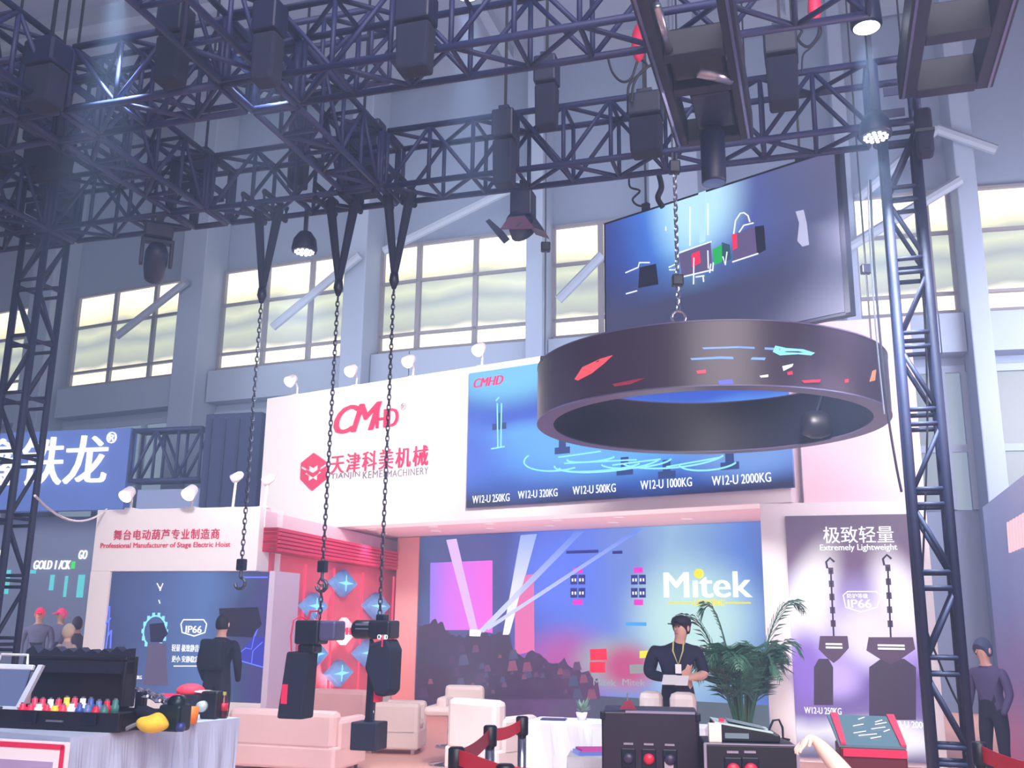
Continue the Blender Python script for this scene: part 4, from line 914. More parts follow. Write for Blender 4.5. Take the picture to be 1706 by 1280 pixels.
drop_motor('dark chain motor on the nearer truss left of the bright blue glow', 438, 22, 478, 150, 6.1)
drop_motor('black chain motor above the far left tower', 62, 210, 132, 300, 8.25, .25)
drop_motor('black chain motor beside the far left cross truss', 70, 90, 118, 190, 6.1, .25)
drop_motor('black chain motor just right of the far left tower head, on the window side', 84, 300, 130, 410, 9.05, .25)
drop_motor('dark chain motor at the left edge above the far left tower', 0, 150, 34, 300, 8.1, .2)
# long black sleeve over the tower head
t, w_, h_ = rig_box('tower_sleeve', 'dark padded sleeve around the head of the right tower', 1524, 192, 1552, 268, 8.3, .2)
MB().box(-w_, w_, -.16, 0, 0, h_).build('padding', M_blackfab, t, bevel=.03)
MB().box(-w_-.01, w_+.01, -.17, .01, h_*.45, h_*.52).build('strap', M_black, t)
# barn door spotlight at 880,350
x = G.loc(872, 300, VA+.2)[0]
t = thing('barn_door_spotlight', 'black tilted spotlight with open barn doors under the truss above the windows', 'spotlight', G, x, VA+.2, ZG-.03)
MB().box(-.03, .03, -.03, .03, -.12, .01).build('clamp', M_fx, t)
MB().box(-.11, .11, -.09, .09, -.38, -.12).build('housing', M_fx, t, bevel=.02)
MB().tube((-.08, 0, -.36), (.02, -.02, -.52), .1, 16, .14).build('snoot', M_fx, t, smooth=True)
m = MB(); m.prism([(-.22, -.58), (-.34, -.42), (-.3, -.4), (-.16, -.54)], -.12, .1); m.build('barn_door', M_fx, t)
m = MB(); m.prism([(.1, -.52), (.24, -.58), (.16, -.44)], -.12, .1); m.build('barn_door', M_fx, t)
m = MB(); m.prism([(-.18, -.53), (.16, -.56), (.06, -.42), (-.1, -.42)], -.15, -.135); m.build('barn_door', mat('maroon_door', (84, 40, 76), .6), t)
# red pouches
for px, py, l, v in ((1064, 72, 'red cloth pouch tied left of the tilted black frame', 6.9), (1357, 12, 'small red cloth pouch at the top edge right of the large chain motor', 7.9)):
    x, z = G.loc(px, py, v); t = thing('red_pouch', l, 'pouch', G, x, v, z)
    MB().lathe([(0, -.17), (.035, -.13), (.06, -.04), (.05, .08), (.025, .15), (0, .17)], n=12).build('cloth', M_red, t, smooth=True)
    MB().tube((0, 0, .15), (0, 0, 15.4-z), .008, 5).build('string', M_cord, t)
# ---- tilted black frames (rails with equipment) hanging between the trusses
M_rail = mat('black_rail', (8, 13, 40), .55)
def black_frame(lbl, u0, u1, v0, v1, z, hh, cross, bw=.09, body=True):
    t = thing('equipment_gantry', lbl, 'rigging frame', G, u0, v0, z)
    w_, l_ = u1-u0, v1-v0
    for a in (0, w_-bw): MB().box(a, a+bw, 0, l_, 0, hh).build('side_rail', M_rail, t, bevel=.008)
    for c in cross: MB().box(bw, w_-bw, c*l_, c*l_+bw, 0, hh*.9).build('cross_bar', M_rail, t, bevel=.008)
    for a in (.02, w_-.045): MB().box(a, a+.02, .02, l_-.02, -.012, 0).build('edge_trim', mat('rail_trim', (120, 128, 170), .25, .8), t)
    for a in (.04, w_-.04): 
        for c in (.1, l_-.1): MB().tube((a, c, hh), (a, c, 15.45-z), .008, 6).build('cable', M_cord, t)
    return t
fz = ZG-.42
k_ = (fz-EYE)/(ZG-EYE)
f1 = black_frame('black rectangular frame packed with equipment, hanging above the screen', -1.06*k_, -.38*k_, 5.7*k_, 8.3*k_, fz, .22, (.0, .42, .62, .965), .1)
w_ = .68*k_; l_ = 2.6*k_
MB().box(.12, w_-.12, l_*.48, l_*.6, .04, .3).build('equipment_case', M_blkpl, f1, bevel=.02)
MB().box(.2, w_-.12, l_*.69, l_*.92, .03, .26).build('equipment_case', M_fx, f1, bevel=.02)
MB().tube((.3, l_*.55, .04), (.52, l_*.62, .04), .05, 12).build('steel_roller', M_steel, f1, smooth=True)
MB().tube((.14, l_*.2, .05), (.14, l_*.45, .05), .03, 12).build('steel_tube', M_steel, f1, smooth=True)
x, z = G.loc(1188, 262, 8.3*k_-.2)
t = thing('hanging_cylinder', 'short black cylinder lamp hanging under the equipment frame above the screen', 'lamp', G, x, 8.3*k_-.2, z)
MB().lathe([(.09, -.22), (.095, -.2), (.095, .2), (.07, fz-z+.02)], n=20).build('barrel', M_fx, t, smooth=True)
MB().lathe([(.085, -.221), (0, -.222)], n=20).build('lens', mat('lens_glass', (90, 120, 170), .1), t)
f2 = black_frame('black frame with a square opening near the top right corner', .80, 1.50, 5.6, 7.95, ZG+.0, .3, (.35, .62, .955), .13)

# loose cables
def loose(lbl, pts, v, r=.012, m=None):
    a = G.loc(*pts[0], v); t = thing('loose_cable', lbl, 'cable', G, a[0], v, a[1])
    P_ = []
    for i in range(len(pts)-1):
        p0_, p1_ = pts[i], pts[i+1]; pm = pts[max(i-1, 0)]; pn = pts[min(i+2, len(pts)-1)]
        for k in range(5):
            q = k/5; h = lambda a_, b_, c_, d_: .5*((2*b_)+(-a_+c_)*q+(2*a_-5*b_+4*c_-d_)*q*q+(-a_+3*b_-3*c_+d_)*q**3)
            P_.append((h(pm[0], p0_[0], p1_[0], pn[0]), h(pm[1], p0_[1], p1_[1], pn[1])))
    P_.append(pts[-1])
    L3 = []
    for x_, y_ in P_:
        u_, z_ = G.loc(x_, y_, v); L3.append((u_-a[0], 0, z_-a[1]))
    MB().sweep(L3, r, 6).build('cord', m or M_cord, t)
loose('black cable looping between the nearer truss and the tilted frame', [(1012, 92), (1020, 120), (1036, 136), (1052, 130), (1064, 100), (1078, 112), (1050, 138), (1046, 160)], 8.0)
loose('thin black cable crossing beside the red pouch', [(1090, 106), (1070, 118), (1056, 140), (1052, 170)], 8.0)
loose('curly black cable dropping from the truss to the top of the hanging screen', [(1048, 296), (1050, 312), (1066, 318), (1054, 332), (1062, 342), (1078, 344)], 9.1, .011)
loose('black cable bunch hanging from the truss above the screen', [(1098, 292), (1102, 312), (1096, 330), (1104, 345)], 9.1, .03)
loose('dark cable curling right of the large chain motor', [(1322, 46), (1336, 50), (1330, 66), (1346, 78), (1362, 60), (1366, 30)], 7.9)
loose('thin red and black cable below the right pouch', [(1364, 28), (1368, 56), (1352, 78), (1338, 92), (1336, 120)], 7.9, .008)
loose('long thin cable running down inside the right tower', [(1536, 470), (1542, 560), (1545, 700), (1541, 850), (1536, 985), (1540, 1040), (1590, 1160), (1612, 1190)], 8.52, .009)
loose('dark cable hanging just left of the right tower', [(1450, 300), (1455, 420), (1466, 560), (1478, 680), (1492, 770), (1502, 820)], 8.36, .011)
loose('thin grey wire beside the dark cable at the right tower', [(1446, 300), (1450, 420), (1460, 560), (1473, 690)], 8.3, .007, M_steel)
# ================================================================ LEFT BACKGROUND SIGN AND NEIGHBOURS
NF = Frame(at(435, 760, 21.5).x, 21.5, -15.5)
sg = thing('blue_sign', 'long blue fabric sign with huge white Chinese characters behind the left tower', 'sign', NF)
x0, x1 = NF.loc(-120, 780)[0], NF.loc(212, 775)[0]; z1 = NF.loc(140, 716)[1]; z0 = NF.loc(140, 850)[1]
MB().box(x0, x1, 0, .25, z0, z1).build('panel', mat('blue_fabric', (78, 104, 178), .7, em=.25, emc=(80, 110, 200), noise=.08, nscale=2), sg)
lg = MB(); r_ = rect(NF, -32, 732, 180, 808); text(lg, '鑫铁龙', r_[0], r_[1], NF.loc(110, 808)[1], NF.loc(110, 727)[1], -.001, .06, bold=.012, space=1.0); lg.build('chinese_lettering', lit('sign_white', (240, 246, 255), 1.15), sg)
r_ = rect(NF, 179, 720, 195, 739); MB_ = MB(); text(MB_, '®', *r_, -.001, .04, bold=.01); MB_.build('registered_mark', lit('sign_white', (240, 246, 255), 1.15), sg)
for a in (x0+.1, x1-.1): MB().box(a-.05, a+.05, .08, .18, 0, z0).build('leg', M_black, sg)
M_nav = mat('navy_truss', (38, 50, 104), .6)
xx0, xx1 = NF.loc(218, 770)[0], NF.loc(334, 770)[0]
za, zb2 = NF.loc(270, 800)[1], NF.loc(270, 716)[1]
truss('navy box truss between the blue sign and the dark cube tower', xx0, .0, za, xx1-xx0-.02, .35, zb2-za, 'u', .55, .05, .035, fr=NF, M=M_nav)
cb = thing('draped_cube_tower', 'dark navy draped cube tower left of the white logo fascia', 'tower', NF)
q0, q1 = NF.loc(340, 780)[0], NF.loc(434, 780)[0]
MB().box(q0, q1, -.1, .9, 0, NF.loc(388, 690)[1]).build('drape', mat('navy_drape', (44, 58, 108), .8, noise=.12, nscale=1.5), cb, bevel=.02)
m = MB()
for px in (352, 375, 398, 420):
    x_ = NF.loc(px, 760)[0]; m.box(x_-.03, x_+.03, -.125, -.1, 0, NF.loc(px, 700)[1])
m.build('seam', mat('navy_seam', (34, 46, 92), .8), cb)
# low band below the sign
o = thing('stand_wall', 'pale blue neighbouring stand wall below the blue sign', 'wall panel', NF)
MB().box(NF.loc(214, 830)[0], q0-.05, .3, .4, 0, NF.loc(280, 812)[1]).build('panel', mat('pale_blue_board', (150, 168, 216), .7), o)
# far stand on the left with small white signs
KF = Frame(at(70, 940, 24.0).x, 24.0, -14)
st = thing('distant_stand', 'distant grey stand with small white signs and cyan strips behind the left tower', 'exhibition stand', KF)
kx0, kx1 = KF.loc(-120, 950)[0], KF.loc(160, 950)[0]
MB().box(kx0, kx1, 0, .4, 0, KF.loc(60, 862)[1]).build('panel', mat('grey_stand', (122, 134, 172), .7, noise=.1, nscale=.8), st)
for s, a, ya, c, yb in (('GOLD 1 /CK', 57, 934, 118, 949), ('GO', 132, 917, 146, 932), ('EK', -2, 917, 14, 931)):
    r_ = rect(KF, a, ya, c, yb); mm = MB(); text(mm, s, *r_, -.001, .03, bold=.02, shear=.15); mm.build('sign_lettering', lit('sign_white', (240, 246, 255), 1.15), st)
M_cy = lit('stand_cyan', (90, 200, 220), 1.0)
for a, ya, c, yb in ((0, 950, 16, 990), (84, 958, 90, 984), (108, 960, 112, 995), (130, 958, 140, 996), (40, 950, 60, 956), (120, 936, 125, 948)):
    x0_, x1_, z0_, z1_ = rect(KF, a, ya, c, yb); MB().box(x0_, x1_, -.03, 0, z0_, z1_).build('light_strip', M_cy if a != 120 else lit('stand_green', (60, 220, 90), 1), st)
# white cord sagging from the left tower to the frame top
a = G.loc(58, 826, VA+.2); pA = G.w(a[0], VA+.2, a[1]); bx, bz = LF.loc(178, 848, .1); pB = LF.w(bx, .1, bz-.005)
t = thing('white_cord', 'thin white cord sagging from the left tower to the video frame', 'cord', None, pA.x, pA.y, pA.z)
d = pB-pA; MB().sweep([tuple(d*(i/12)-Vector((0, 0, .25*4*(i/12)*(1-i/12)*.9))) for i in range(13)], .014, 6).build('cord', M_white, t)
# right neighbour wall
u_r = None
p = at(1652, 1000, 12.5); RW = Frame(p.x, p.y, -17.3-90+180)   # local x heads away
RW = Frame(p.x, p.y, -107.3)
t = thing('neighbour_wall', 'purple grey side wall of the neighbouring stand with a row of pale red slanted strokes', 'wall panel', RW)
M_rw = ramp_screen('neighbour_purple', [(0, (156, 66, 104)), (.3, (112, 84, 132)), (.6, (104, 108, 158)), (1, (122, 132, 178))], 'z', 0, 3.4, .8, .3, 1.2)
MB().box(0, 7.5, 0, .15, 0, 3.1).build('panel', M_rw, t)
q0 = RW.loc(1673, 826); q1 = RW.loc(1712, 772); w0 = min(q0[0], q1[0]); w1 = max(q0[0], q1[0])

for i_ in range(8):
    a = w0+(w1-w0)*(i_+.2)/8; g_ = (w1-w0)/8*.45
    MB().prism([(a, 2.42), (a+g_, 2.42), (a+g_*1.7, 2.74), (a+g_*.7, 2.74)], -.02, 0).build('sign_stroke', lit('pale_red', (246, 190, 204), 1.0), t)
# ================================================================ PEOPLE
def person(nm_lbl, loc, deg, joints, bones, mats, extra=None, cat='person', smooth_lv=2, name='person', group=None):
    "joints: name -> (x, y, z, radius); bones: (a, b, material index); one continuous skin"
    names = list(joints); idx = {n_: i for i, n_ in enumerate(names)}
    me = bpy.data.meshes.new('skeleton'); me.from_pydata([joints[n_][:3] for n_ in names], [(idx[a], idx[b]) for a, b, _ in bones], [])
    o = bpy.data.objects.new('skeleton', me); COL.objects.link(o)
    sk = o.modifiers.new('skin', 'SKIN'); sk.use_smooth_shade = True; sk.branch_smoothing = .6
    if not me.skin_vertices: me.attributes  # skin layer is made by the modifier
    sl = me.skin_vertices[0].data
    for i, n_ in enumerate(names):
        r = joints[n_][3]; sl[i].radius = (r, r) if not isinstance(r, tuple) else r; sl[i].use_root = (i == 0)
    sb = o.modifiers.new('sub', 'SUBSURF'); sb.levels = smooth_lv; sb.render_levels = smooth_lv
    bpy.context.view_layer.update(); dg = bpy.context.evaluated_depsgraph_get()
    out = bpy.data.meshes.new_from_object(o.evaluated_get(dg)); bpy.data.objects.remove(o)
    out.materials.clear()
    for m_ in mats: out.materials.append(m_)
    segs = [(Vector(joints[a][:3]), Vector(joints[b][:3]), k_) for a, b, k_ in bones]
    for p in out.polygons:
        c = p.center; best = None
        for a, b, k_ in segs:
            ab = b-a; t_ = max(0, min(1, (c-a).dot(ab)/max(ab.dot(ab), 1e-9))); dd = (c-(a+ab*t_)).length
            if best is None or dd < best[0]: best = (dd, k_)
        p.material_index = best[1]; p.use_smooth = True
    body = bpy.data.objects.new(name, out); COL.objects.link(body)
    tag(body, nm_lbl, cat, group); body.location = loc; body.rotation_euler = (0, 0, math.radians(deg)); return body
def head_bits(body, hc, s, yaw, hair, cap=False, face=True, long=False, skin=None):
    "hair/cap plus facial features as children; face looks along local -y turned by yaw"
    M = Matrix.Translation(hc) @ Matrix.Rotation(math.radians(yaw), 4, 'Z')
    h = MB(); h.M = M
    nn, mm = 18, 12; vs = []; fs = []
    for i in range(mm+1):
        ph = PI*i/mm
        for k in range(nn):
            th = 2*PI*k/nn; x = math.sin(ph)*math.cos(th); y = math.sin(ph)*math.sin(th); z = math.cos(ph)
            fr = max(0, -y)                     # face side: pull the hair line up
            lo = (-.55 if not long else -1.2) + fr*(1.0 if not long else 1.7)
            z2 = max(z, lo) if z < lo else z
            vs.append((x*.083*s, (y*.1+.008)*s, (z2*.118+.012)*s))
    fs = [(i*nn+k, i*nn+(k+1) % nn, (i+1)*nn+(k+1) % nn, (i+1)*nn+k)[::-1] for i in range(mm) for k in range(nn)]
    h._add(vs, fs)
    if cap: h._add([(-.06*s, -.08*s, .05*s), (.06*s, -.08*s, .05*s), (.045*s, -.16*s, .035*s), (-.045*s, -.16*s, .035*s), (-.06*s, -.08*s, .035*s), (.06*s, -.08*s, .035*s), (.045*s, -.16*s, .025*s), (-.045*s, -.16*s, .025*s)], [(0, 1, 2, 3), (7, 6, 5, 4), (0, 3, 7, 4), (1, 5, 6, 2), (2, 6, 7, 3), (0, 4, 5, 1)])
    h.build('cap' if cap else 'hair', hair, body, smooth=True)
    if face:
        sk_ = skin or M_skin
        f_ = MB(); f_.M = M; f_._add([(-.012*s, -.088*s, -.02*s), (.012*s, -.088*s, -.02*s), (0, -.085*s, .02*s), (0, -.112*s, -.015*s)], [(0, 1, 3), (1, 2, 3), (2, 0, 3), (0, 2, 1)])
        f_.build('nose', sk_, body, smooth=True)
        e_ = MB(); e_.M = M
        for q in (-1, 1): e_.ball((q*.03*s, -.082*s, .018*s), (.011*s, .007*s, .006*s), 8, 6)
        e_.build('eyes', mat('eye_dark', (40, 30, 36), .3), body)
        e_ = MB(); e_.M = M; e_.ball((0, -.084*s, -.05*s), (.022*s, .007*s, .006*s), 10, 6); e_.build('mouth', mat('lips', (176, 96, 100), .5), body)
        for q in (-1, 1):
            e_ = MB(); e_.M = M; e_.ball((q*.08*s, .005*s, 0), (.01*s, .02*s, .03*s), 8, 6); e_.build('ear', sk_, body, smooth=True)
M_jack = mat('dark_jacket', (20, 26, 56), .8, noise=.2, nscale=5); M_trou = mat('dark_trousers', (30, 34, 56), .85); M_shoe = mat('dark_shoe', (18, 18, 26), .5); M_hair = mat('dark_hair', (26, 26, 44), .7)
def hand(j, b, k, w, d, side, s=1.0, mi=0, curl=.5):
    "palm and five fingers; w wrist name, d unit direction of the hand"
    W_ = Vector(j[w][:3]); d = Vector(d).normalized(); up = Vector((0, 0, 1)); s_ = d.cross(up).normalized()*side; n_ = d.cross(s_).normalized()
    if n_.z > 0: n_ = -n_
    p = W_+d*.055*s; j[k+'palm'] = (*p, .026*s); b.append((w, k+'palm', mi))
    for i, (o_, L_) in enumerate(((-.026, .062), (-.009, .076), (.009, .072), (.026, .056))):
        a = p+d*.028*s+s_*o_*s; a2 = a+(d*.55+n_*curl*.25)*L_*s; a3 = a2+(d*.3+n_*curl)*L_*.5*s
        for nm, pt, r in ((k+'f%da' % i, a, .0095), (k+'f%db' % i, a2, .0085), (k+'f%dc' % i, a3, .0075)): j[nm] = (*pt, r*s)
        b += [(k+'palm', k+'f%da' % i, mi), (k+'f%da' % i, k+'f%db' % i, mi), (k+'f%db' % i, k+'f%dc' % i, mi)]
    a = p-d*.02*s-s_*.034*s; a2 = a-s_*.018*s+d*.04*s+n_*.01*s
    j[k+'ta'] = (*a, .011*s); j[k+'tb'] = (*a2, .009*s); b += [(k+'palm', k+'ta', mi), (k+'ta', k+'tb', mi)]
def stand_bones():
    return [('pelvis', 'waist', 1), ('waist', 'chest', 0), ('chest', 'neckb', 0), ('neckb', 'neck', 2), ('neck', 'head', 2), ('head', 'crown', 2),
            ('chest', 'shl', 0), ('shl', 'ell', 0), ('ell', 'wrl', 0), ('chest', 'shr', 0), ('shr', 'elr', 0), ('elr', 'wrr', 0),
            ('pelvis', 'hipl', 1), ('hipl', 'knl', 1), ('knl', 'anl', 1), ('anl', 'tol', 3), ('pelvis', 'hipr', 1), ('hipr', 'knr', 1), ('knr', 'anr', 1), ('anr', 'tor', 3)]
def stand_joints(h=1.72, lean=0.0, wid=1.0):
    k = h/1.72; J = dict(pelvis=(0, 0, .94, .135), waist=(0, -.02*lean, 1.08, .13), chest=(0, -.06*lean, 1.30, .15), neckb=(0, -.1*lean, 1.44, .07), neck=(0, -.12*lean, 1.50, .055), head=(0, -.15*lean-.01, 1.60, .088), crown=(0, -.16*lean, 1.67, .07),
        shl=(-.19, -.07*lean, 1.38, .065), ell=(-.25, -.02, 1.12, .05), wrl=(-.22, -.14, .90, .034), shr=(.19, -.07*lean, 1.38, .065), elr=(.25, -.02, 1.12, .05), wrr=(.22, -.14, .90, .034),
        hipl=(-.1, 0, .88, .1), knl=(-.11, -.02, .5, .065), anl=(-.11, .03, .09, .042), tol=(-.12, -.13, .035, .034), hipr=(.1, 0, .88, .1), knr=(.11, -.02, .5, .065), anr=(.11, .03, .09, .042), tor=(.12, -.13, .035, .034))
    return {n_: tuple([a*k for a in v[:3]]+[v[3]*(wid if n_ in ('pelvis', 'waist', 'chest', 'shl', 'shr', 'ell', 'elr', 'hipl', 'hipr') else 1)*k]) for n_, v in J.items()}
# the man at the white chairs
D = 10.6; px2 = lambda x: (x-1128)*D/1707*1.0
J = stand_joints(1.72, 1.0, 1.12)
J.update(chest=(0, -.05, 1.30, .165), waist=(-.01, 0, 1.08, .16), neckb=(.02, -.1, 1.445, .075), neck=(.035, -.12, 1.49, .056), head=(.04, -.165, 1.575, .088), crown=(.045, -.15, 1.645, .072),
         shl=(-.23, -.04, 1.37, .09), ell=(-.3, -.02, 1.12, .075), wrl=(-.1, -.26, 1.09, .036), shr=(.2, -.06, 1.37, .08), elr=(.27, -.06, 1.12, .06), wrr=(.1, -.26, 1.10, .034))
Bn = stand_bones(); hand(J, Bn, 'l', 'wrl', (.8, -.45, -.1), -1, 1.0, 2); hand(J, Bn, 'r', 'wrr', (-.85, -.35, -.12), 1, 1.0, 2)
Bn = [(a, b_, 2 if (a, b_) == ('elr', 'wrr') else k_) for a, b_, k_ in Bn]
L0 = at(1130, 1150, D)
man = person('person in dark jacket and cap holding an open booklet beside the palm', (L0.x, D, 0), -8, J, Bn, [M_jack, M_trou, M_skin, M_shoe])
head_bits(man, (.04, -.15, 1.578), 1.05, -35, M_hair, cap=False)
m = MB(); m.M = Matrix.Translation((.04, -.14, 1.585)) @ Matrix.Rotation(math.radians(-35), 4, 'Z') @ Matrix.Rotation(math.radians(-8), 4, 'X')
m.lathe([(.098, .02), (.105, .05), (.095, .09), (.06, .115), (0, .125)], n=20); m._add([(-.07, -.07, .03), (.07, -.07, .03), (.05, -.17, .02), (-.05, -.17, .02), (-.07, -.07, .02), (.07, -.07, .02), (.05, -.17, .01), (-.05, -.17, .01)], [(0, 1, 2, 3)[::-1], (4, 5, 6, 7), (0, 3, 7, 4), (1, 5, 6, 2), (2, 6, 7, 3), (0, 4, 5, 1)])
m.build('cap', M_hair, man, smooth=True)
MB().sweep([(-.04, -.19, 1.45), (-.05, -.235, 1.36), (.0, -.245, 1.22), (.05, -.235, 1.36), (.06, -.19, 1.45)], .008, 6).build('lanyard', mat('lanyard_yellow', (206, 200, 130), .6), man)
MB().box(-.03, .03, -.262, -.25, 1.14, 1.23).build('badge', M_white, man)
wp = man.matrix_basis
t = thing('open_booklet', 'open white booklet held in both hands by the leaning person', 'booklet', None, 0, 0, 0)
pos = Matrix.Translation((L0.x, D, 0)) @ Matrix.Rotation(math.radians(-8), 4, 'Z') @ Vector((-.03, -.4, 1.08)); t.location = pos; t.rotation_euler = (math.radians(25), 0, math.radians(-15))
MB().box(-.13, 0, -.09, .09, 0, .012).build('page_block', M_white, t); MB().box(.0, .12, -.09, .09, -.004, .008).build('page_block', M_white, t)
# person in black at the left screen
J = stand_joints(1.66, .3, 1.15); p = at(364, 1100, 12.6)
pb = person('person in black clothes seen from behind, standing before the left video screen', (p.x, p.y, 0), 172, J, stand_bones(), [mat('black_coat', (18, 24, 54), .85, noise=.15), M_trou, M_skin, M_shoe])
head_bits(pb, (0, -.045, 1.545), 1.0, 0, M_hair, face=True)
MB().box(-.15, .15, .12, .26, 1.02, 1.38).build('backpack', mat('backpack_navy', (14, 20, 48), .8), pb, bevel=.04)
# people far left, red caps
for px, py, D_, l, hc_, dg in ((66, 1012, 19, 'distant person in a round red hat and grey coat, left of the pair', (236, 40, 90), 20), (104, 1012, 19.6, 'distant person in a round pink red hat and grey coat, right of the pair', (222, 60, 120), -30)):
    p = at(px, 1030, D_); J = stand_joints(1.78, .2, 1.1)
    q = person(l, (p.x, p.y, 0), dg, J, stand_bones(), [mat('grey_coat', (112, 112, 150), .8), M_trou, M_skin, M_shoe], smooth_lv=1)
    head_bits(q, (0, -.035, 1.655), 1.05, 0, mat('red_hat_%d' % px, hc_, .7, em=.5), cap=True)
for px, py, D_, l, hr, dg in ((109, 1066, 15.5, 'person with fair hair in a beige top walking behind the black toolbox lid', (196, 176, 160), 150), (124, 1040, 16.8, 'person with dark hair in dark clothes beside the video frame edge', (70, 56, 80), 200)):
    p = at(px, 1080, D_); J = stand_joints(1.5 if px == 109 else 1.62, .2)
    q = person(l, (p.x, p.y, 0), dg, J, stand_bones(), [mat('coat_%d' % px, (170, 150, 150) if px == 109 else (84, 70, 104), .8), M_trou, M_skin, M_shoe], smooth_lv=1)
    k_ = (1.5 if px == 109 else 1.62)/1.72; head_bits(q, (0, -.035*k_, 1.6*k_), 1.0, 0, mat('hair_%d' % px, hr, .7), long=True)
p = at(1646, 1100, 10.5); J = stand_joints(1.5, .5, 1.0)
q = person('person with dark hair and purple grey top, standing right of the right tower', (p.x, p.y, 0), -60, J, stand_bones(), [mat('plum_top', (84, 76, 120), .8), M_trou, M_skin, M_shoe])
head_bits(q, (0, -.08, 1.6*1.5/1.72), 1.05, 0, mat('slate_hair', (70, 82, 116), .7))
# forearm reaching in by the right cases
cream = mat('pale_sleeve', (250, 236, 214), .7)
A = at(1353, 1226, 5.6); Bp = at(1402, 1285, 5.45); C = at(1455, 1360, 5.5)
J = dict(sh=(*(C-A), .075), el=(*((Bp-A)), .055), wr=(0, 0, 0, .032)); Bn = [('sh', 'el', 1), ('el', 'wr', 0)]
hand(J, Bn, 'h', 'wr', (-.75, -.2, -.55), 1, 1.0, 0, .35)
arm = person('pale forearm and hand of a person reaching from below toward the black console', tuple(A), 0, J, Bn, [mat('pale_skin', (248, 226, 206), .5), cream])

# ================================================================ PALM
pp_ = at(1238, 1200, 11.9)
pt = thing('potted_palm', 'tall potted palm with arching green fronds beside the white logo backdrop', 'palm', None, pp_.x, pp_.y, 0)
MB().lathe([(.2, 0), (.24, .02), (.3, .42), (.32, .45), (.28, .45), (.26, .4), (0, .39)], n=24).build('pot', mat('dark_pot', (60, 58, 70), .5), pt, smooth=True)
M_leaf = mat('palm_leaf', (58, 108, 84), .5, noise=.35, nscale=6); M_stem = mat('palm_stem', (74, 96, 60), .6)
random.seed(11)
def frond(name_par, base, tip_dir, length, droop, rise, nlf=26, m_=None, ll=.32):
    mb = MB(); pts = []
    d = Vector((math.cos(tip_dir), math.sin(tip_dir), 0))
    for i in range(13):
        t_ = i/12; pts.append(Vector(base)+d*length*(t_**1.1)*(1-.12*t_)+Vector((0, 0, rise*math.sin(t_*PI*.62)-droop*t_**3)))
    mb.sweep(pts, [.013*(1-.8*i/12)+.002 for i in range(13)], 5)
    side = d.cross(Vector((0, 0, 1)))
    for i in range(nlf):
        t_ = .22+.78*i/nlf; k_ = t_*12; a = int(min(k_, 11)); p = pts[a].lerp(pts[a+1], k_-a); tg = (pts[a+1]-pts[a]).normalized()
        L_ = ll*math.sin(PI*min(1, .18+t_*.8))+.05
        for q in (-1, 1):
            ld = (side*q*.75+tg*.7+Vector((0, 0, -.25+random.uniform(-.12, .12)))).normalized(); wv = tg*.014
            e = p+ld*L_+Vector((0, 0, -.12*L_)); mid = p+ld*L_*.5+Vector((0, 0, .02))
            mb._add([p-wv*.5, p+wv*.5, mid+wv, mid-wv, e], [(0, 1, 2, 3), (3, 2, 4)])
    return mb.build('frond', m_ or M_leaf, name_par, smooth=False)
for i in range(17):
    a = 2*PI*i/17*2.4+random.uniform(-.2, .2); r = random.uniform(.55, 1.0)
    frond(pt, (.06*math.cos(a), .06*math.sin(a), .4), a, .55*r+.12, .25*r, 1.15-.25*r+random.uniform(-.1, .12))
frond(pt, (-.05, 0, .4), PI*1.02, .78, .1, 1.36); frond(pt, (.05, 0, .4), .05, .82, .05, 1.52); frond(pt, (.05, .05, .4), -.3, .75, .15, 1.1); frond(pt, (0, 0, .4), 2.9, .5, .12, 1.5)
m = MB()
for i in range(9): a = 2*PI*i/9; m.tube((.05*math.cos(a), .05*math.sin(a), .38), (.1*math.cos(a), .1*math.sin(a), .95), .014, 6)
m.build('stem', M_stem, pt)
# ================================================================ SEATING AND TABLES
def gp_(px, D): p = at(px, 1200, D); return p.x, p.y
def armchair(lbl, px, D, w, d, h, deg, sh=.42, m=None, arm=.16, group=None):
    x, y = gp_(px, D); m = m or M_wleather
    t = thing('armchair', lbl, 'armchair', None, x, y, 0, deg-17.3, group)
    MB().box(-w/2, w/2, -d/2, d/2, .06, sh*.72).build('base', m, t, bevel=.03)
    MB().box(-w/2+arm, w/2-arm, -d/2+.0, d/2-.18, sh*.72, sh).build('seat_cushion', m, t, bevel=.05)
    MB().box(-w/2+.02, w/2-.02, d/2-.2, d/2, sh*.6, h).build('backrest', m, t, bevel=.06)
    for q in (-1, 1): MB().box(min(q*w/2, q*(w/2-arm)), max(q*w/2, q*(w/2-arm)), -d/2, d/2-.1, sh*.5, min(h-.08, sh+.2)).build('armrest', m, t, bevel=.05)
    for q in (-1, 1):
        for r in (-1, 1): MB().box(q*(w/2-.08)-.02, q*(w/2-.08)+.02, r*(d/2-.08)-.02, r*(d/2-.08)+.02, 0, .07).build('leg', M_chrome, t)
    return t
armchair('large blush white sofa seen from behind, in front of the left screen base', 496, 11.75, 1.35, .8, .66, 180, m=mat('blush_leather', (232, 200, 202), .5, noise=.04))
armchair('pinkish white armchair behind the big sofa, under the red wall', 583, 14.6, .9, .8, .7, 180, m=mat('pink_leather', (232, 184, 188), .5))
armchair('white armchair with a high back to the right of the black weight cube', 660, 13.4, .55, .7, .84, 100)
armchair('white armchair just right of the white swivel stool', 820, 11.6, .74, .75, .8, 160)
armchair('white armchair behind the flight case, left of the leaning person', 1088, 10.3, .26, .4, .98, 180, .5)
armchair('cream armchair behind the flight case, in front of the leaning person', 1140, 9.8, .28, .3, 1.0, 180, .5)
x, y = gp_(750, 12.3)
t = thing('swivel_stool', 'white bucket seat stool on one chrome column with a ring footrest', 'stool', None, x, y, 0, -10)
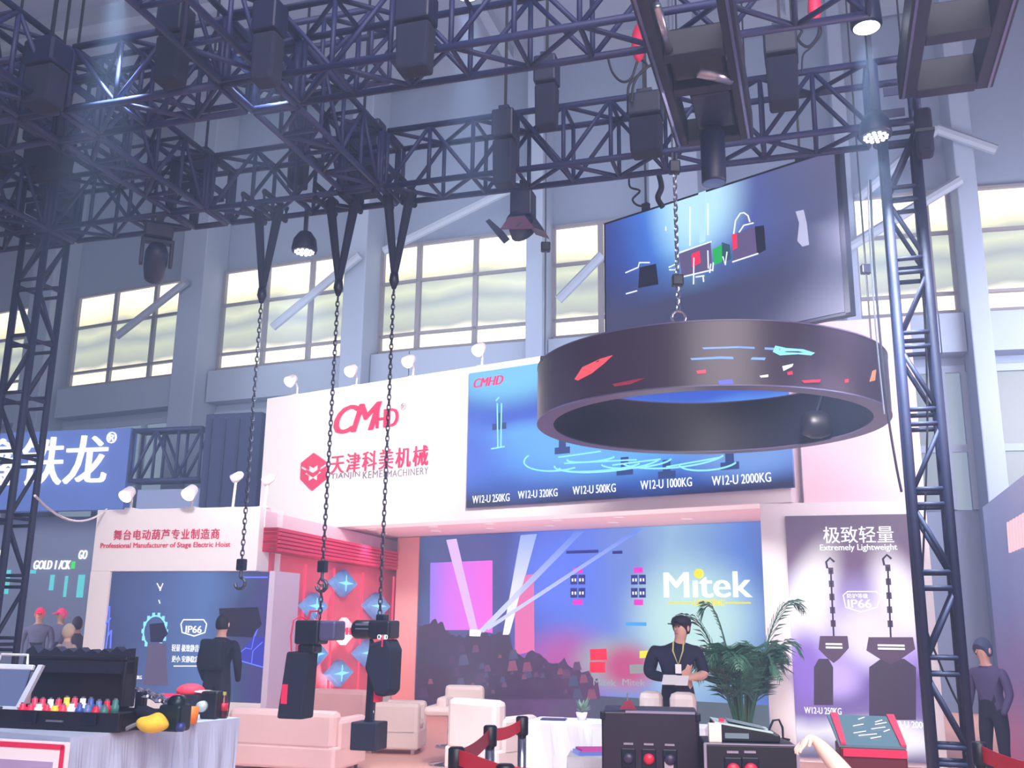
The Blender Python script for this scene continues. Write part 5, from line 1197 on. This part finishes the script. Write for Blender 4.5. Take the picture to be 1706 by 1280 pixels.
m = MB(); m.lathe([(.24, 0), (.24, .015), (.04, .04), (.03, .06)], n=24); m.build('base_disc', M_chrome, t, smooth=True)
MB().tube((0, 0, .04), (0, 0, .56), .03, 12).build('column', M_chrome, t, smooth=True)
MB().sweep([(.16*math.cos(2*PI*i/16), .16*math.sin(2*PI*i/16), .2) for i in range(16)], .012, 6, closed=True).tube((-.16, 0, .2), (.16, 0, .2), .01, 6).build('footrest', M_chrome, t, smooth=True)
MB().box(-.27, .22, -.24, .24, .55, .66).build('seat', M_wleather, t, bevel=.05)
MB().box(-.12, .36, .16, .27, .6, .88).build('backrest', M_wleather, t, bevel=.05)
MB().box(-.13, .0, -.2, .26, .6, .76).build('armrest', M_wleather, t, bevel=.04)
M_cloth = mat('white_cloth', (216, 218, 228), .8, noise=.02)
def clothtable(lbl, px, D, w, d, h, deg=0, folds=.015, m=None, fr=None, tl='table'):
    x, y = gp_(px, D) if not isinstance(px, tuple) else px
    t = thing('cloth_table', lbl, tl, None, x, y, 0, deg-17.3)
    MB().box(-w/2+.03, w/2-.03, -d/2+.03, d/2-.03, h-.04, h-.012).build('tabletop', mat('table_board', (200, 196, 190), .6), t)
    for q in (-1, 1):
        for r in (-1, 1): MB().box(q*(w/2-.1)-.02, q*(w/2-.1)+.02, r*(d/2-.1)-.02, r*(d/2-.1)+.02, 0, h-.04).build('leg', M_steel, t)
    mb = MB(); per = []
    def add(xa, ya, xb, yb, n_):
        for i in range(n_): per.append((xa+(xb-xa)*i/n_, ya+(yb-ya)*i/n_))
    nx, ny = int(w/.05), int(d/.05)
    add(-w/2, -d/2, w/2, -d/2, nx); add(w/2, -d/2, w/2, d/2, ny); add(w/2, d/2, -w/2, d/2, nx); add(-w/2, d/2, -w/2, -d/2, ny)
    N_ = len(per); rows = []
    for zi, z_ in enumerate((h, h-.02, h*.6, h*.3, .03)):
        rw_ = []
        for i, (a, c) in enumerate(per):
            L_ = math.hypot(a, c); f = (0 if zi < 2 else folds*zi)*(math.sin(i*1.1)+.6*math.sin(i*.47+1))
            rw_.append((a*(1+f/L_), c*(1+f/L_), z_))
        rows.append(rw_)
    vs = [v for r in rows for v in r]; fs = [tuple(range(N_))]
    for r in range(4):
        for i in range(N_): fs.append((r*N_+i, (r+1)*N_+i, (r+1)*N_+(i+1) % N_, r*N_+(i+1) % N_))
    mb._add(vs, fs); mb.build('tablecloth', m or M_cloth, t, smooth=False)
    return t
wt = clothtable('white clothed table between the white armchair and the flight case', 948, 9.9, .72, .6, .72)
wt2 = clothtable('low white clothed stand with coloured leaflets, left of the tall flight case', 985, 7.9, .34, .4, .66, 10)
wt3 = clothtable('white clothed table behind the tall flight case, under the person', 1085, 9.0, .95, .4, .78)
def on_table(tb, dx, dy, h): v = Matrix.Rotation(tb.rotation_euler.z, 4, 'Z') @ Vector((dx, dy, 0)); return tb.location.x+v.x, tb.location.y+v.y, h
x, y, z = on_table(wt2, 0, 0, .66)
t = thing('leaflet_stack', 'small stack of magenta and blue leaflets on the low white stand', 'leaflets', None, x, y, z, 10)
MB().box(-.12, .12, -.1, .1, 0, .03).build('lower_leaflets', lit('leaf_blue', (110, 130, 220), .8), t); MB().box(-.1, .13, -.1, .09, .03, .045).build('top_leaflet', mat('leaf_magenta', (226, 70, 170), .5), t)
x, y, z = on_table(wt, .1, .1, .72)
t = thing('table_plant', 'little grey green plant in a pot on the white clothed table', 'plant', None, x, y, z)
MB().lathe([(.04, 0), (.055, .07), (0, .07)], n=14).build('pot', M_white, t, smooth=True)
m = MB(); random.seed(5)
for i in range(22):
    a = random.uniform(0, 2*PI); b_ = random.uniform(.03, .1); c = Vector((0, 0, .07)); e = Vector((b_*math.cos(a), b_*math.sin(a), .1+random.uniform(0, .12))); m._add([c, c.lerp(e, .5)+Vector((.015, 0, 0)), e, c.lerp(e, .5)-Vector((.015, 0, 0))], [(0, 1, 2, 3)])
m.build('foliage', mat('small_leaf', (104, 130, 118), .6), t)
x, y, z = on_table(wt, -.15, 0, .72)
t = thing('black_tablet', 'flat black tablet lying on the white clothed table', 'tablet', None, x, y, z, -8)
MB().box(-.12, .12, -.08, .08, 0, .012).build('body', M_blkpl, t, bevel=.004); MB().box(-.105, .105, -.07, .07, .012, .014).build('display', mat('tablet_glass', (60, 70, 110), .1), t)

# ================================================================ BARRIERS
def barrier_post(lbl, px, D, h=.95):
    x, y = gp_(px, D)
    t = thing('barrier_post', lbl, 'barrier post', None, x, y, 0, 0, 'retractable belt barrier posts')
    MB().lathe([(.17, 0), (.17, .015), (.05, .03), (.032, .05)], n=24).build('base', M_black, t, smooth=True)
    MB().tube((0, 0, .04), (0, 0, h-.1), .032, 16).build('tube', M_chrome, t, smooth=True)
    MB().lathe([(.042, h-.13), (.045, h-.12), (.045, h-.01), (.035, h), (0, h)], n=18).build('belt_head', M_blkpl, t, smooth=True)
    return Vector((x, y, h))
PA = barrier_post('short looking barrier post where the two red belts meet, left end', 762, 5.7)
PB = barrier_post('chrome and black barrier post in the middle of the slanting red belt', 817, 6.9)
PC_ = barrier_post('black and silver barrier post at the far upper end of the red belt', 870, 7.6)
PD = barrier_post('black topped barrier post on the bottom red belt, nearest the camera', 843, 5.05)
PE = barrier_post('barrier post in front of the black cases, where the bottom belt ends', 1225, 4.75)
PR_ = barrier_post('chrome barrier post at the foot of the right tower', 1627, 6.3)
PS = barrier_post('barrier post at the right edge of the picture', 1760, 5.3)
M_rb2 = mat('dark_red_belt', (168, 24, 58), .6)
def belt(lbl, a, c, z0, z1, m, sag=.02):
    d = (c-a); d.z = 0; L_ = d.length; u = d.normalized(); n_ = Vector((-u.y, u.x, 0))*.002
    t = thing('barrier_belt', lbl, 'barrier belt', None, a.x, a.y, 0)
    mb = MB(); K = 10; vs = []
    for i in range(K+1):
        q = u*(.046+(L_-.092)*i/K); s_ = sag*4*(i/K)*(1-i/K)
        for sg_ in (-1, 1): vs += [tuple(q+n_*sg_+Vector((0, 0, z0-s_))), tuple(q+n_*sg_+Vector((0, 0, z1-s_)))]
    fs = []
    for i in range(K):
        b0, b1 = i*4, (i+1)*4
        fs += [(b0, b1, b1+1, b0+1), (b0+3, b1+3, b1+2, b0+2), (b0+1, b1+1, b1+3, b0+3), (b0+2, b1+2, b1, b0)]
    fs += [(0, 1, 3, 2), (K*4+2, K*4+3, K*4+1, K*4)]
    mb._add(vs, fs).build('webbing', m, t)
belt('dark red belt slanting up from the left barrier post', PA, PB, .84, .93, M_rb2); belt('short red belt between the chrome post and the far post', PB, PC_, .85, .93, M_redbelt)
belt('short bright red belt between the two near posts', PA, PD, .86, .94, M_redbelt, .0); belt('bright red belt running right along the bottom edge', PD, PE, .86, .94, M_redbelt, .01)
belt('red belt running from the right chrome post out of the picture', PR_, PS, .84, .93, M_redbelt)

# ================================================================ LEFT TABLE AND ITS THINGS
TH = .85
c0 = G.atz(117, 1229, TH); c1 = G.atz(400, 1196, TH)
TU, TV0, TV1 = (c0[0]+c1[0])/2, c0[1], c1[1]
ux = c0[0]; dirT = math.degrees(math.atan2((G.w(*c1)-G.w(*c0)).y, (G.w(*c1)-G.w(*c0)).x))
Tf = Frame(G.w(*c0).x, G.w(*c0).y, dirT)          # x runs away along the right side, y to the left
TL = (G.w(*c1)-G.w(*c0)).length
tb = thing('demo_table', 'long table under a pale blue grey cloth carrying the black tool case', 'table', Tf)
m = MB(); M_tc = mat('pale_blue_cloth', (176, 188, 216), .8, noise=.02)
nn = 60; vs = []; per = [(TL*i/nn, 0) for i in range(nn)]+[(TL, 1.7*i/40) for i in range(40)]+[(TL-TL*i/nn, 1.7) for i in range(nn)]+[(0, 1.7-1.7*i/40) for i in range(40)]
rows = []
for zi, z_ in enumerate((TH, TH-.015, .6, .3, .02)):
    rw_ = []
    for i, (a, c) in enumerate(per):
        f = 0 if zi < 2 else .006*zi*(math.sin(i*.9)+.7*math.sin(i*.37+2)); f += (.015*zi if (zi >= 2 and 34 < i < 44) else 0)*math.sin(i*2.1)
        nx_, ny_ = (0, -1) if i < nn else ((1, 0) if i < nn+40 else ((0, 1) if i < 2*nn+40 else (-1, 0)))
        rw_.append((a+nx_*f, c+ny_*f, z_))
    rows.append(rw_)
N_ = len(per); fs = [tuple(range(N_))]
for r in range(4):
    for i in range(N_): fs.append((r*N_+i, (r+1)*N_+i, (r+1)*N_+(i+1) % N_, r*N_+(i+1) % N_))
m._add([v for r in rows for v in r], fs); m.build('tablecloth', M_tc, tb)
MB().box(.03, TL-.03, .03, 1.67, TH-.05, TH-.006).build('tabletop', mat('table_board', (200, 196, 190), .6), tb)
for a in (.1, TL-.1):
    for c in (.1, 1.6): MB().box(a-.025, a+.025, c-.025, c+.025, 0, TH-.05).build('leg', M_steel, tb)
# red bordered sign hanging on the table's near side: stands just in front
q = Tf.w(-.06, .02); HF = Frame(q.x, q.y, -17.3)
sx1 = HF.loc(115, 1260)[0]; sx0 = HF.loc(-60, 1260)[0]
t = thing('table_sign', 'white sign with a thick crimson border standing before the left table', 'sign', HF, sx1, 0, 0)
wd = sx1-sx0; zt3 = HF.loc(60, 1234)[1]
MB().box(-wd, 0, -.03, 0, 0, zt3).build('board', M_white, t)
for a in ((-wd+.02, -.02, zt3-.045, zt3-.012), (-.045, -.012, .02, zt3-.02)): MB().box(a[0], a[1], -.034, -.03, a[2], a[3]).build('border_line', M_red, t)
MB().box(-wd+.05, -.09, -.036, -.03, .05, zt3-.12).build('printed_field', mat('lilac_print', (176, 158, 200), .6, noise=.15, nscale=3), t)
def tabp(px, py_base=None, z=TH): # point on the table plane through the pixel
    r = ray(px, py_base); k_ = (z-EYE)/r.z; return Vector((r.x*k_, r.y*k_, z))
# tool case
cb_ = tabp(8, 1226); cr_ = tabp(192, 1219)
q = tabp(196, 1222); CF = Frame(q.x, q.y, -14)
cw = CF.loc(196, 1200)[0]-CF.loc(-40, 1200)[0]; hb_ = CF.loc(100, 1186)[1]-TH
cs = thing('tool_case', 'open black hard case full of red and yellow connectors on the left table', 'tool case', CF, 0, 0, TH)
cd = .48
MB().box(-cw, 0, 0, .03, 0, hb_).box(-cw, 0, cd-.03, cd, 0, hb_).box(-cw, -cw+.03, .03, cd-.03, 0, hb_).box(-.03, 0, .03, cd-.03, 0, hb_).box(-cw+.03, -.03, .03, cd-.03, 0, .03).build('lower_shell', M_blkpl, cs, bevel=.006)
for a in (-cw*.62, -cw*.2): MB().box(a-.06, a+.06, -.02, 0, hb_*.35, hb_*.9).build('latch', M_black, cs, bevel=.006)
MB().box(-cw*.5, -cw*.38, -.012, 0, hb_*.45, hb_*.55).build('handle', M_steel, cs)
MB().box(-cw+.03, -.03, .03, cd-.03, .03, hb_*.8).build('foam_insert', M_blackfab, cs)
lz = CF.loc(120, 1085, cd)[1]-TH-.03
ld = MB(); lx1 = CF.loc(222, 1130, cd)[0]
ld.box(-cw+.02, lx1, cd+.01, cd+.05, hb_, lz); ld.box(-cw+.02, lx1, cd-.1, cd+.01, lz-.03, lz); ld.box(lx1-.03, lx1, cd-.1, cd+.01, hb_, lz-.03)
ld.build('lid', M_blkpl, cs, bevel=.01)
m = MB(); random.seed(2)
n_e = 17
top = []
for i in range(n_e+1):
    a = -cw+.02+(lx1+cw-.02)*i/n_e; top.append((a, lz+.02+.035*(i % 2)+random.uniform(-.01, .015)))
m.prism([(-cw+.02, lz-.12)]+top+[(lx1, lz-.12)], cd-.09, cd-.0); m.build('lid_foam', M_blackfab, cs)
random.seed(4)
cols = [(232, 30, 62), (240, 200, 40), (236, 236, 240), (230, 36, 70), (246, 190, 60), (232, 60, 90), (240, 240, 240), (60, 80, 160), (90, 110, 170), (200, 30, 60), (60, 110, 110)]
cx0 = CF.loc(32, 1170, .12)[0]; cx1 = CF.loc(182, 1170, .12)[0]
for i in range(22):
    a = cx0+(cx1-cx0)*((i % 11)+.5)/11; r_ = .028; row = i//11
    p = CF.w(a, .12+row*.12, TH+hb_*.8)
    if i % 11 in (0, 1): c_ = (236, 30, 70)
    else: c_ = cols[i % len(cols)]
    t = thing('cable_connector', '%s plug in the black case foam, %s row, number %s from the left' % ({0: 'crimson', 1: 'crimson'}.get(i % 11, ('crimson', 'yellow', 'white', 'red', 'amber', 'rose', 'pale white', 'navy', 'blue', 'dark red', 'teal')[i % 11]), ('front', 'back')[row], 'one two three four five six seven eight nine ten eleven'.split()[i % 11]), 'connector', None, p.x, p.y, p.z, 0, 'plugs in the black case')
    hh = .05+.03*row+random.uniform(0, .02)
    mm_ = mat('plug_%d_%d_%d' % c_, c_, .4, em=.25)
    MB().lathe([(r_, 0), (r_, hh*.6), (r_*.7, hh*.65), (r_*.7, hh), (0, hh)], n=12).build('shell', mm_, t, smooth=True)
    MB().lathe([(r_*.45, hh), (r_*.45, hh+.012), (0, hh+.012)], n=10).build('tip', M_steel, t)
# silver framed tablet leaning in the case at the left edge
q = CF.w(CF.loc(28, 1185, .2)[0], .22, TH+hb_*.8)
t = thing('framed_monitor', 'silver framed small monitor leaning in the black case at the left edge', 'monitor', None, q.x-.1, q.y, q.z, -14); t.rotation_euler = (math.radians(-16), 0, math.radians(-14))
MB().box(-.26, .12, 0, .03, 0, .03).box(-.26, .12, 0, .03, .29, .33).box(-.26, -.22, 0, .03, .03, .29).build('frame', mat('silver_frame', (214, 218, 232), .35, .3), t, bevel=.006)
m = MB(); m.prism([(.08, .03), (.12, .0), (.2, .33), (.16, .33)], 0, .03); m.build('side_bracket', mat('silver_frame', (214, 218, 232), .35, .3), t)
MB().box(-.22, .09, .005, .025, .03, .29).build('display', lit('monitor_blue', (96, 110, 160), .9), t)
m = MB(); m.sweep([(-.2, .01, .33), (-.19, .01, .4), (.04, .01, .4), (.06, .01, .33)], .01, 6); m.build('carry_handle', mat('silver_frame', (214, 218, 232), .35, .3), t)
# gimbal like chain tool
q = tabp(292, 1219)
t = thing('cable_clamp_tool', 'dark green metal clamp with a silver chain lying beside the yellow bag', 'tool', None, q.x, q.y, TH, -14)
s_ = q.y/1707
MB().box(-26*s_, 14*s_, -.06, .1, 0, 42*s_).build('body', mat('dark_green_metal', (24, 44, 52), .35, .4), t, bevel=.02)
m = MB(); m.lathe([(0, -.05), (.055, -.04), (.055, .04), (0, .05)], (0, 0, 44*s_), axis='y', n=18); m.build('clamp_ring', mat('dark_green_metal', (24, 44, 52), .35, .4), t, smooth=True)
chain_links((-78*s_, 0, 62*s_), (4*s_, 0, 40*s_), .07, .03, .013).build('chain', mat('silver_chain', (150, 154, 178), .3, .8), t)
MB().box(-76*s_, -60*s_, -.03, .03, 0, 60*s_).build('stand', M_black, t, bevel=.01)
MB().tube((-70*s_, 0, 30*s_), (-20*s_, 0, 14*s_), .05, 12).build('cable_coil', M_blackfab, t, smooth=True)
MB().lathe([(0, -.03), (.03, -.02), (.03, .02), (0, .03)], (16*s_, -.05, 8*s_), 12, 'x').build('blue_knob', mat('blue_knob', (40, 60, 130), .4), t, smooth=True)
q = tabp(240, 1221)
t = thing('yellow_bag', 'yellow cloth bag slumped at the table edge beside the open black case', 'bag', None, q.x+.06, q.y-.02, TH, -10)
s_ = q.y/1707
m = MB(); m.ball((0, 0, 15*s_), (26*s_, .09, 15*s_), 28, 16); m.v = [(x_*(1+.06*math.sin(z_*40+y_*18)), y_*(1+.06*math.sin(x_*25)), max(0, z_*(1+.09*math.sin(x_*34+y_*16)))) for x_, y_, z_ in m.v]; m.build('pouch', mat('yellow_cloth', (244, 206, 66), .8, noise=.12, nscale=14), t, smooth=True)
MB().sweep([(-26*s_, 0, 14*s_), (-36*s_, 0, 10*s_), (-44*s_, 0, 6*s_), (-48*s_, .02, 4*s_)], .014, 6).build('drawstring', mat('grey_cord', (120, 126, 136), .7), t)
q = tabp(318, 1206)
t = thing('orange_cup', 'small orange cup on the left table in front of a black camera', 'cup', None, q.x, q.y, TH); s_ = q.y/1707
MB().lathe([(9*s_, 0), (12*s_, 26*s_), (11*s_, 26*s_), (8.5*s_, 2*s_), (0, 2*s_)], n=18).build('cup_wall', mat('orange_plastic', (236, 130, 44), .5), t, smooth=True)
q = tabp(342, 1200)
t = thing('black_camera', 'black camera body with a pale round lens beside the orange cup', 'camera', None, q.x, q.y+.1, TH, -10); s_ = q.y/1707
MB().box(-14*s_, 16*s_, -.04, .06, 0, 44*s_).build('body', M_blkpl, t, bevel=.015)
MB().lathe([(0, -.09), (.04, -.085), (.045, -.04)], (-8*s_, 0, 20*s_), 16, 'y').build('lens', mat('pale_lens', (176, 190, 190), .2), t, smooth=True)
q = tabp(305, 1192)
t = thing('baseball_cap', 'red and white cap lying behind the dark green clamp', 'cap', None, q.x, q.y+.15, TH, -10); s_ = q.y/1707
MB().box(-22*s_, 24*s_, -.1, .1, 0, 32*s_).build('box_under', M_blkpl, t, bevel=.01)
m = MB(); m.ball((0, 0, 36*s_), (24*s_, .1, 12*s_), 18, 10); m.build('crown', mat('cap_red', (214, 36, 66), .7), t, smooth=True)
m = MB(); m.ball((30*s_, -.04, 36*s_), (20*s_, .07, 2.5*s_), 14, 6); m.build('brim', mat('cap_brim', (240, 200, 200), .7), t, smooth=True)
MB().box(-45*s_, -8*s_, -.1, -.07, 26*s_, 32*s_).build('band', M_red, t)
q = tabp(371, 1197)
t = thing('cola_bottle', 'small dark red drink bottle with a pale cap at the table end', 'bottle', None, q.x, q.y, TH); s_ = q.y/1707
MB().lathe([(0, 0), (7*s_, 0), (7.5*s_, 4*s_), (7*s_, 14*s_), (7.5*s_, 22*s_), (6*s_, 28*s_), (3*s_, 35*s_), (3*s_, 37*s_)], n=16).build('body', mat('cola_dark', (70, 20, 36), .15), t, smooth=True)
MB().lathe([(7.7*s_, 12*s_), (7.7*s_, 24*s_)], n=16).build('label_band', mat('cola_red', (190, 30, 60), .5), t, smooth=True)
MB().lathe([(3.3*s_, 36*s_), (3.3*s_, 41*s_), (0, 41*s_)], n=12).build('bottle_cap', mat('cap_olive', (170, 170, 90), .5), t)

# ================================================================ RIGHT FOREGROUND CASES
M_case = mat('case_purple_black', (32, 22, 44), .45, noise=.12, nscale=2)
EF = Frame(at(1165, 1250, 6.6).x, 6.6, -8)
w_ = EF.loc(1165, 1230)[0]-EF.loc(1003, 1230)[0]; ht = EF.loc(1085, 1187)[1]
fc = thing('flight_case', 'tall purple black flight case with three butterfly latches near the bottom edge', 'flight case', EF)
MB().box(-w_, 0, 0, .5, .02, ht).build('body', M_case, fc, bevel=.012)
M_al = mat('aluminium_edge', (190, 190, 215), .3, .9)
MB().box(-w_*.75, -.02, -.006, .02, ht-.008, ht+.006).build('top_edge', M_al, fc)
MB().box(-.014, .004, -.006, .01, .02, ht).build('corner_edge', M_black, fc)
def butterfly(par, x, z, c=None, s=1.0):
    lp = MB().box(x-.045*s, x+.045*s, -.012, 0, z-.09*s, z+.03*s).build('latch_plate', M_black, par, bevel=.006)
    m = MB(); m.ball((x, -.02, z-.03*s), (.036*s, .02, .034*s), 12, 8); m.build('latch_knob', mat('latch_red', (220, 40, 72), .35) if c else mat('latch_dark', (58, 52, 82), .35), lp, smooth=True)
    MB().box(x-.03*s, x+.03*s, -.008, 0, z+.05*s, z+.062*s).build('latch_trim', M_al, par)
zl = EF.loc(1080, 1256)[1]
for px, c in ((1047, 0), (1081, 1), (1116, 0)): butterfly(fc, EF.loc(px, 1256)[0], zl, c)
MB().box(EF.loc(1112, 1256)[0]-.02, EF.loc(1116, 1256)[0]+.02, -.018, -.012, zl-.08, zl-.03).build('padlock', mat('brass_pale', (214, 206, 214), .3, .6), fc)
for px in (1003, 1162): MB().box(EF.loc(px, 1200)[0]-.012, EF.loc(px, 1200)[0]+.02, -.012, .03, ht-.05, ht-.0).build('corner_ball', M_black, fc, bevel=.006)
q = EF.w(-w_+.16, .12, ht+.006)
t = thing('red_clip', 'little dark red clip lying on top of the tall flight case', 'clip', None, q.x, q.y, q.z, -8)
m = MB(); m.prism([(-.05, 0), (.06, 0), (.02, .06), (-.01, .05)], -.02, .02); m.build('jaw', mat('clip_red', (150, 40, 66), .5), t); MB().tube((0, 0, .04), (.005, 0, .1), .004, 5).build('pin', M_steel, t)
q = EF.w(-.1, .55)
wb = Frame(at(1330, 1260, 6.1).x, 6.1, -6)
w2 = wb.loc(1328, 1255)[0]-wb.loc(1172, 1255)[0]; h2_ = wb.loc(1250, 1241)[1]
f2c = thing('flight_case', 'lower black flight case with red latches, carrying the white topped console', 'flight case', wb)
MB().box(-w2, 0, 0, .44, .02, h2_).build('body', mat('case_black', (14, 14, 28), .45, noise=.1), f2c, bevel=.012)
MB().box(-w2-.004, -w2+.012, -.006, .01, .02, h2_).build('corner_edge', M_al, f2c); MB().box(-.012, .006, -.006, .01, .02, h2_).build('corner_edge', M_al, f2c)
MB().box(-w2, 0, -.005, .02, h2_-.004, h2_+.004).build('top_edge', M_al, f2c)
for px, c in ((1221, 1), (1250, 1)): butterfly(f2c, wb.loc(px, 1272)[0], wb.loc(px, 1272)[1], 1, 1.1)
# console
q = wb.w(-.3, .28, h2_)
t = thing('control_console', 'black console with a slanted pale green top plate on the lower flight case', 'console', None, q.x, q.y, q.z, -6)
m = MB(); m.M = Matrix.Rotation(PI/2, 4, 'Z')
mm = MB(); kx = 6.3/1707
x0_, x1_ = -44*kx*1.0, 60*kx
mm.prism([(x0_, 0), (x1_, 0), (x1_, 12*kx), (x0_, 28*kx)], -.16, .16); mm.build('housing', M_blkpl, t, bevel=.008)
mm = MB(); mm.prism([(x0_+.0, 28*kx), (x1_-.04, 13.5*kx), (x1_-.04, 16.5*kx), (x0_+.0, 31*kx)], -.17, .15); mm.build('top_plate', mat('pale_green_plate', (186, 208, 204), .4), t, bevel=.003)
mm = MB(); mm.prism([(x0_+.03, 31*kx), (x0_+.06, 30*kx), (x0_+.06, 35*kx), (x0_+.03, 36*kx)], -.16, -.13); mm.build('red_button', M_red, t)
mm = MB(); mm.prism([(x0_+.09, 30.4*kx), (x1_-.08, 19.4*kx), (x1_-.08, 20.2*kx), (x0_+.09, 31.2*kx)], -.12, .1); mm.build('key_field', mat('grey_keys', (120, 140, 146), .5), t)
MB().box(x0_+.06, x0_+.2, -.168, -.16, .02, .05).build('socket_row', mat('grey_keys', (120, 140, 146), .5), t)
q = wb.w(-w2+.03, .1, h2_)
t = thing('paper_box', 'small cream paper box standing between the two flight cases', 'box', None, q.x+.04, q.y, q.z, -6)
MB().box(-.035, .04, -.03, .04, 0, .105).build('carton', mat('cream_card', (246, 238, 222), .7), t, bevel=.004)
q = wb.w(-.1, .2, h2_)
t = thing('cable_loop', 'black cable looping up beside the console on the lower flight case', 'cable', None, q.x+.03, q.y, q.z)
MB().sweep([(-.07, 0, .006), (-.06, 0, .07), (-.035, 0, .12), (0, 0, .125), (.02, 0, .08), (.02, 0, .02), (.06, 0, .01)], .007, 6).build('cord', M_cord, t)
q = at(1338, 1244, 6.0)
# stand with teal tray
YF = Frame(at(1510, 1240, 6.2).x, 6.2, -14)
wy = YF.loc(1508, 1240)[0]-YF.loc(1396, 1240)[0]; hy1 = YF.loc(1450, 1247)[1]
st_ = thing('display_stand', 'red and black display box with a tilted teal glass top at the right', 'display box', YF)
MB().box(-wy, 0, 0, .4, 0, hy1).build('body', mat('box_darkred', (96, 22, 40), .5), st_, bevel=.01)
MB().box(-wy+.02, .0, -.012, 0, hy1-.05, hy1-.005).build('red_rim', M_red, st_)
m = MB(); m._add([(-wy, 0, hy1), (0, 0, hy1), (-.03, .38, hy1+.14), (-wy-.04, .38, hy1+.14), (-wy, 0, hy1+.015), (0, 0, hy1+.015), (-.03, .38, hy1+.155), (-wy-.04, .38, hy1+.155)], [(3, 2, 1, 0), (4, 5, 6, 7), (0, 1, 5, 4), (1, 2, 6, 5), (2, 3, 7, 6), (3, 0, 4, 7)]); m.build('glass_top', mat('teal_glass', (96, 128, 142), .2), st_)
for a in (-wy+.01, -.03):
    m = MB(); m._add([(a, -.005, hy1+.015), (a+.03, -.005, hy1+.015), (a+.015, .385, hy1+.158), (a-.03, .385, hy1+.158), (a, -.005, hy1+.025), (a+.03, -.005, hy1+.025), (a+.015, .385, hy1+.168), (a-.03, .385, hy1+.168)], [(3, 2, 1, 0), (4, 5, 6, 7), (0, 1, 5, 4), (1, 2, 6, 5), (2, 3, 7, 6), (3, 0, 4, 7)]); m.build('red_strip', M_red, st_)
m = MB(); random.seed(9)
for i in range(9):
    a = -wy*.75+random.uniform(0, .2); c = .08+.03*i; zc = hy1+.018+(.14/.38)*c
    m.sweep([(a, c, zc), (a+random.uniform(.03, .12), c+.02, zc+.012)], .004, 4)
m.build('white_scratches', M_white, st_)
# ================================================================ HAZE IN THE HALL
m = bpy.data.materials.new('stage_haze'); m.use_nodes = True; nt = m.node_tree; nt.nodes.remove(nt.nodes['Principled BSDF'])
vsn = nt.nodes.new('ShaderNodeVolumeScatter'); vsn.inputs['Color'].default_value = (.52, .68, 1, 1); vsn.inputs['Density'].default_value = .016; vsn.inputs['Anisotropy'].default_value = .25
nt.links.new(vsn.outputs[0], nt.nodes['Material Output'].inputs['Volume'])
hz = MB().box(-40, 40, -1.5, 45, -.3, 16.6).build('stage_haze', m); tag(hz, 'thin bluish stage haze filling the hall', 'haze', kind='stuff')
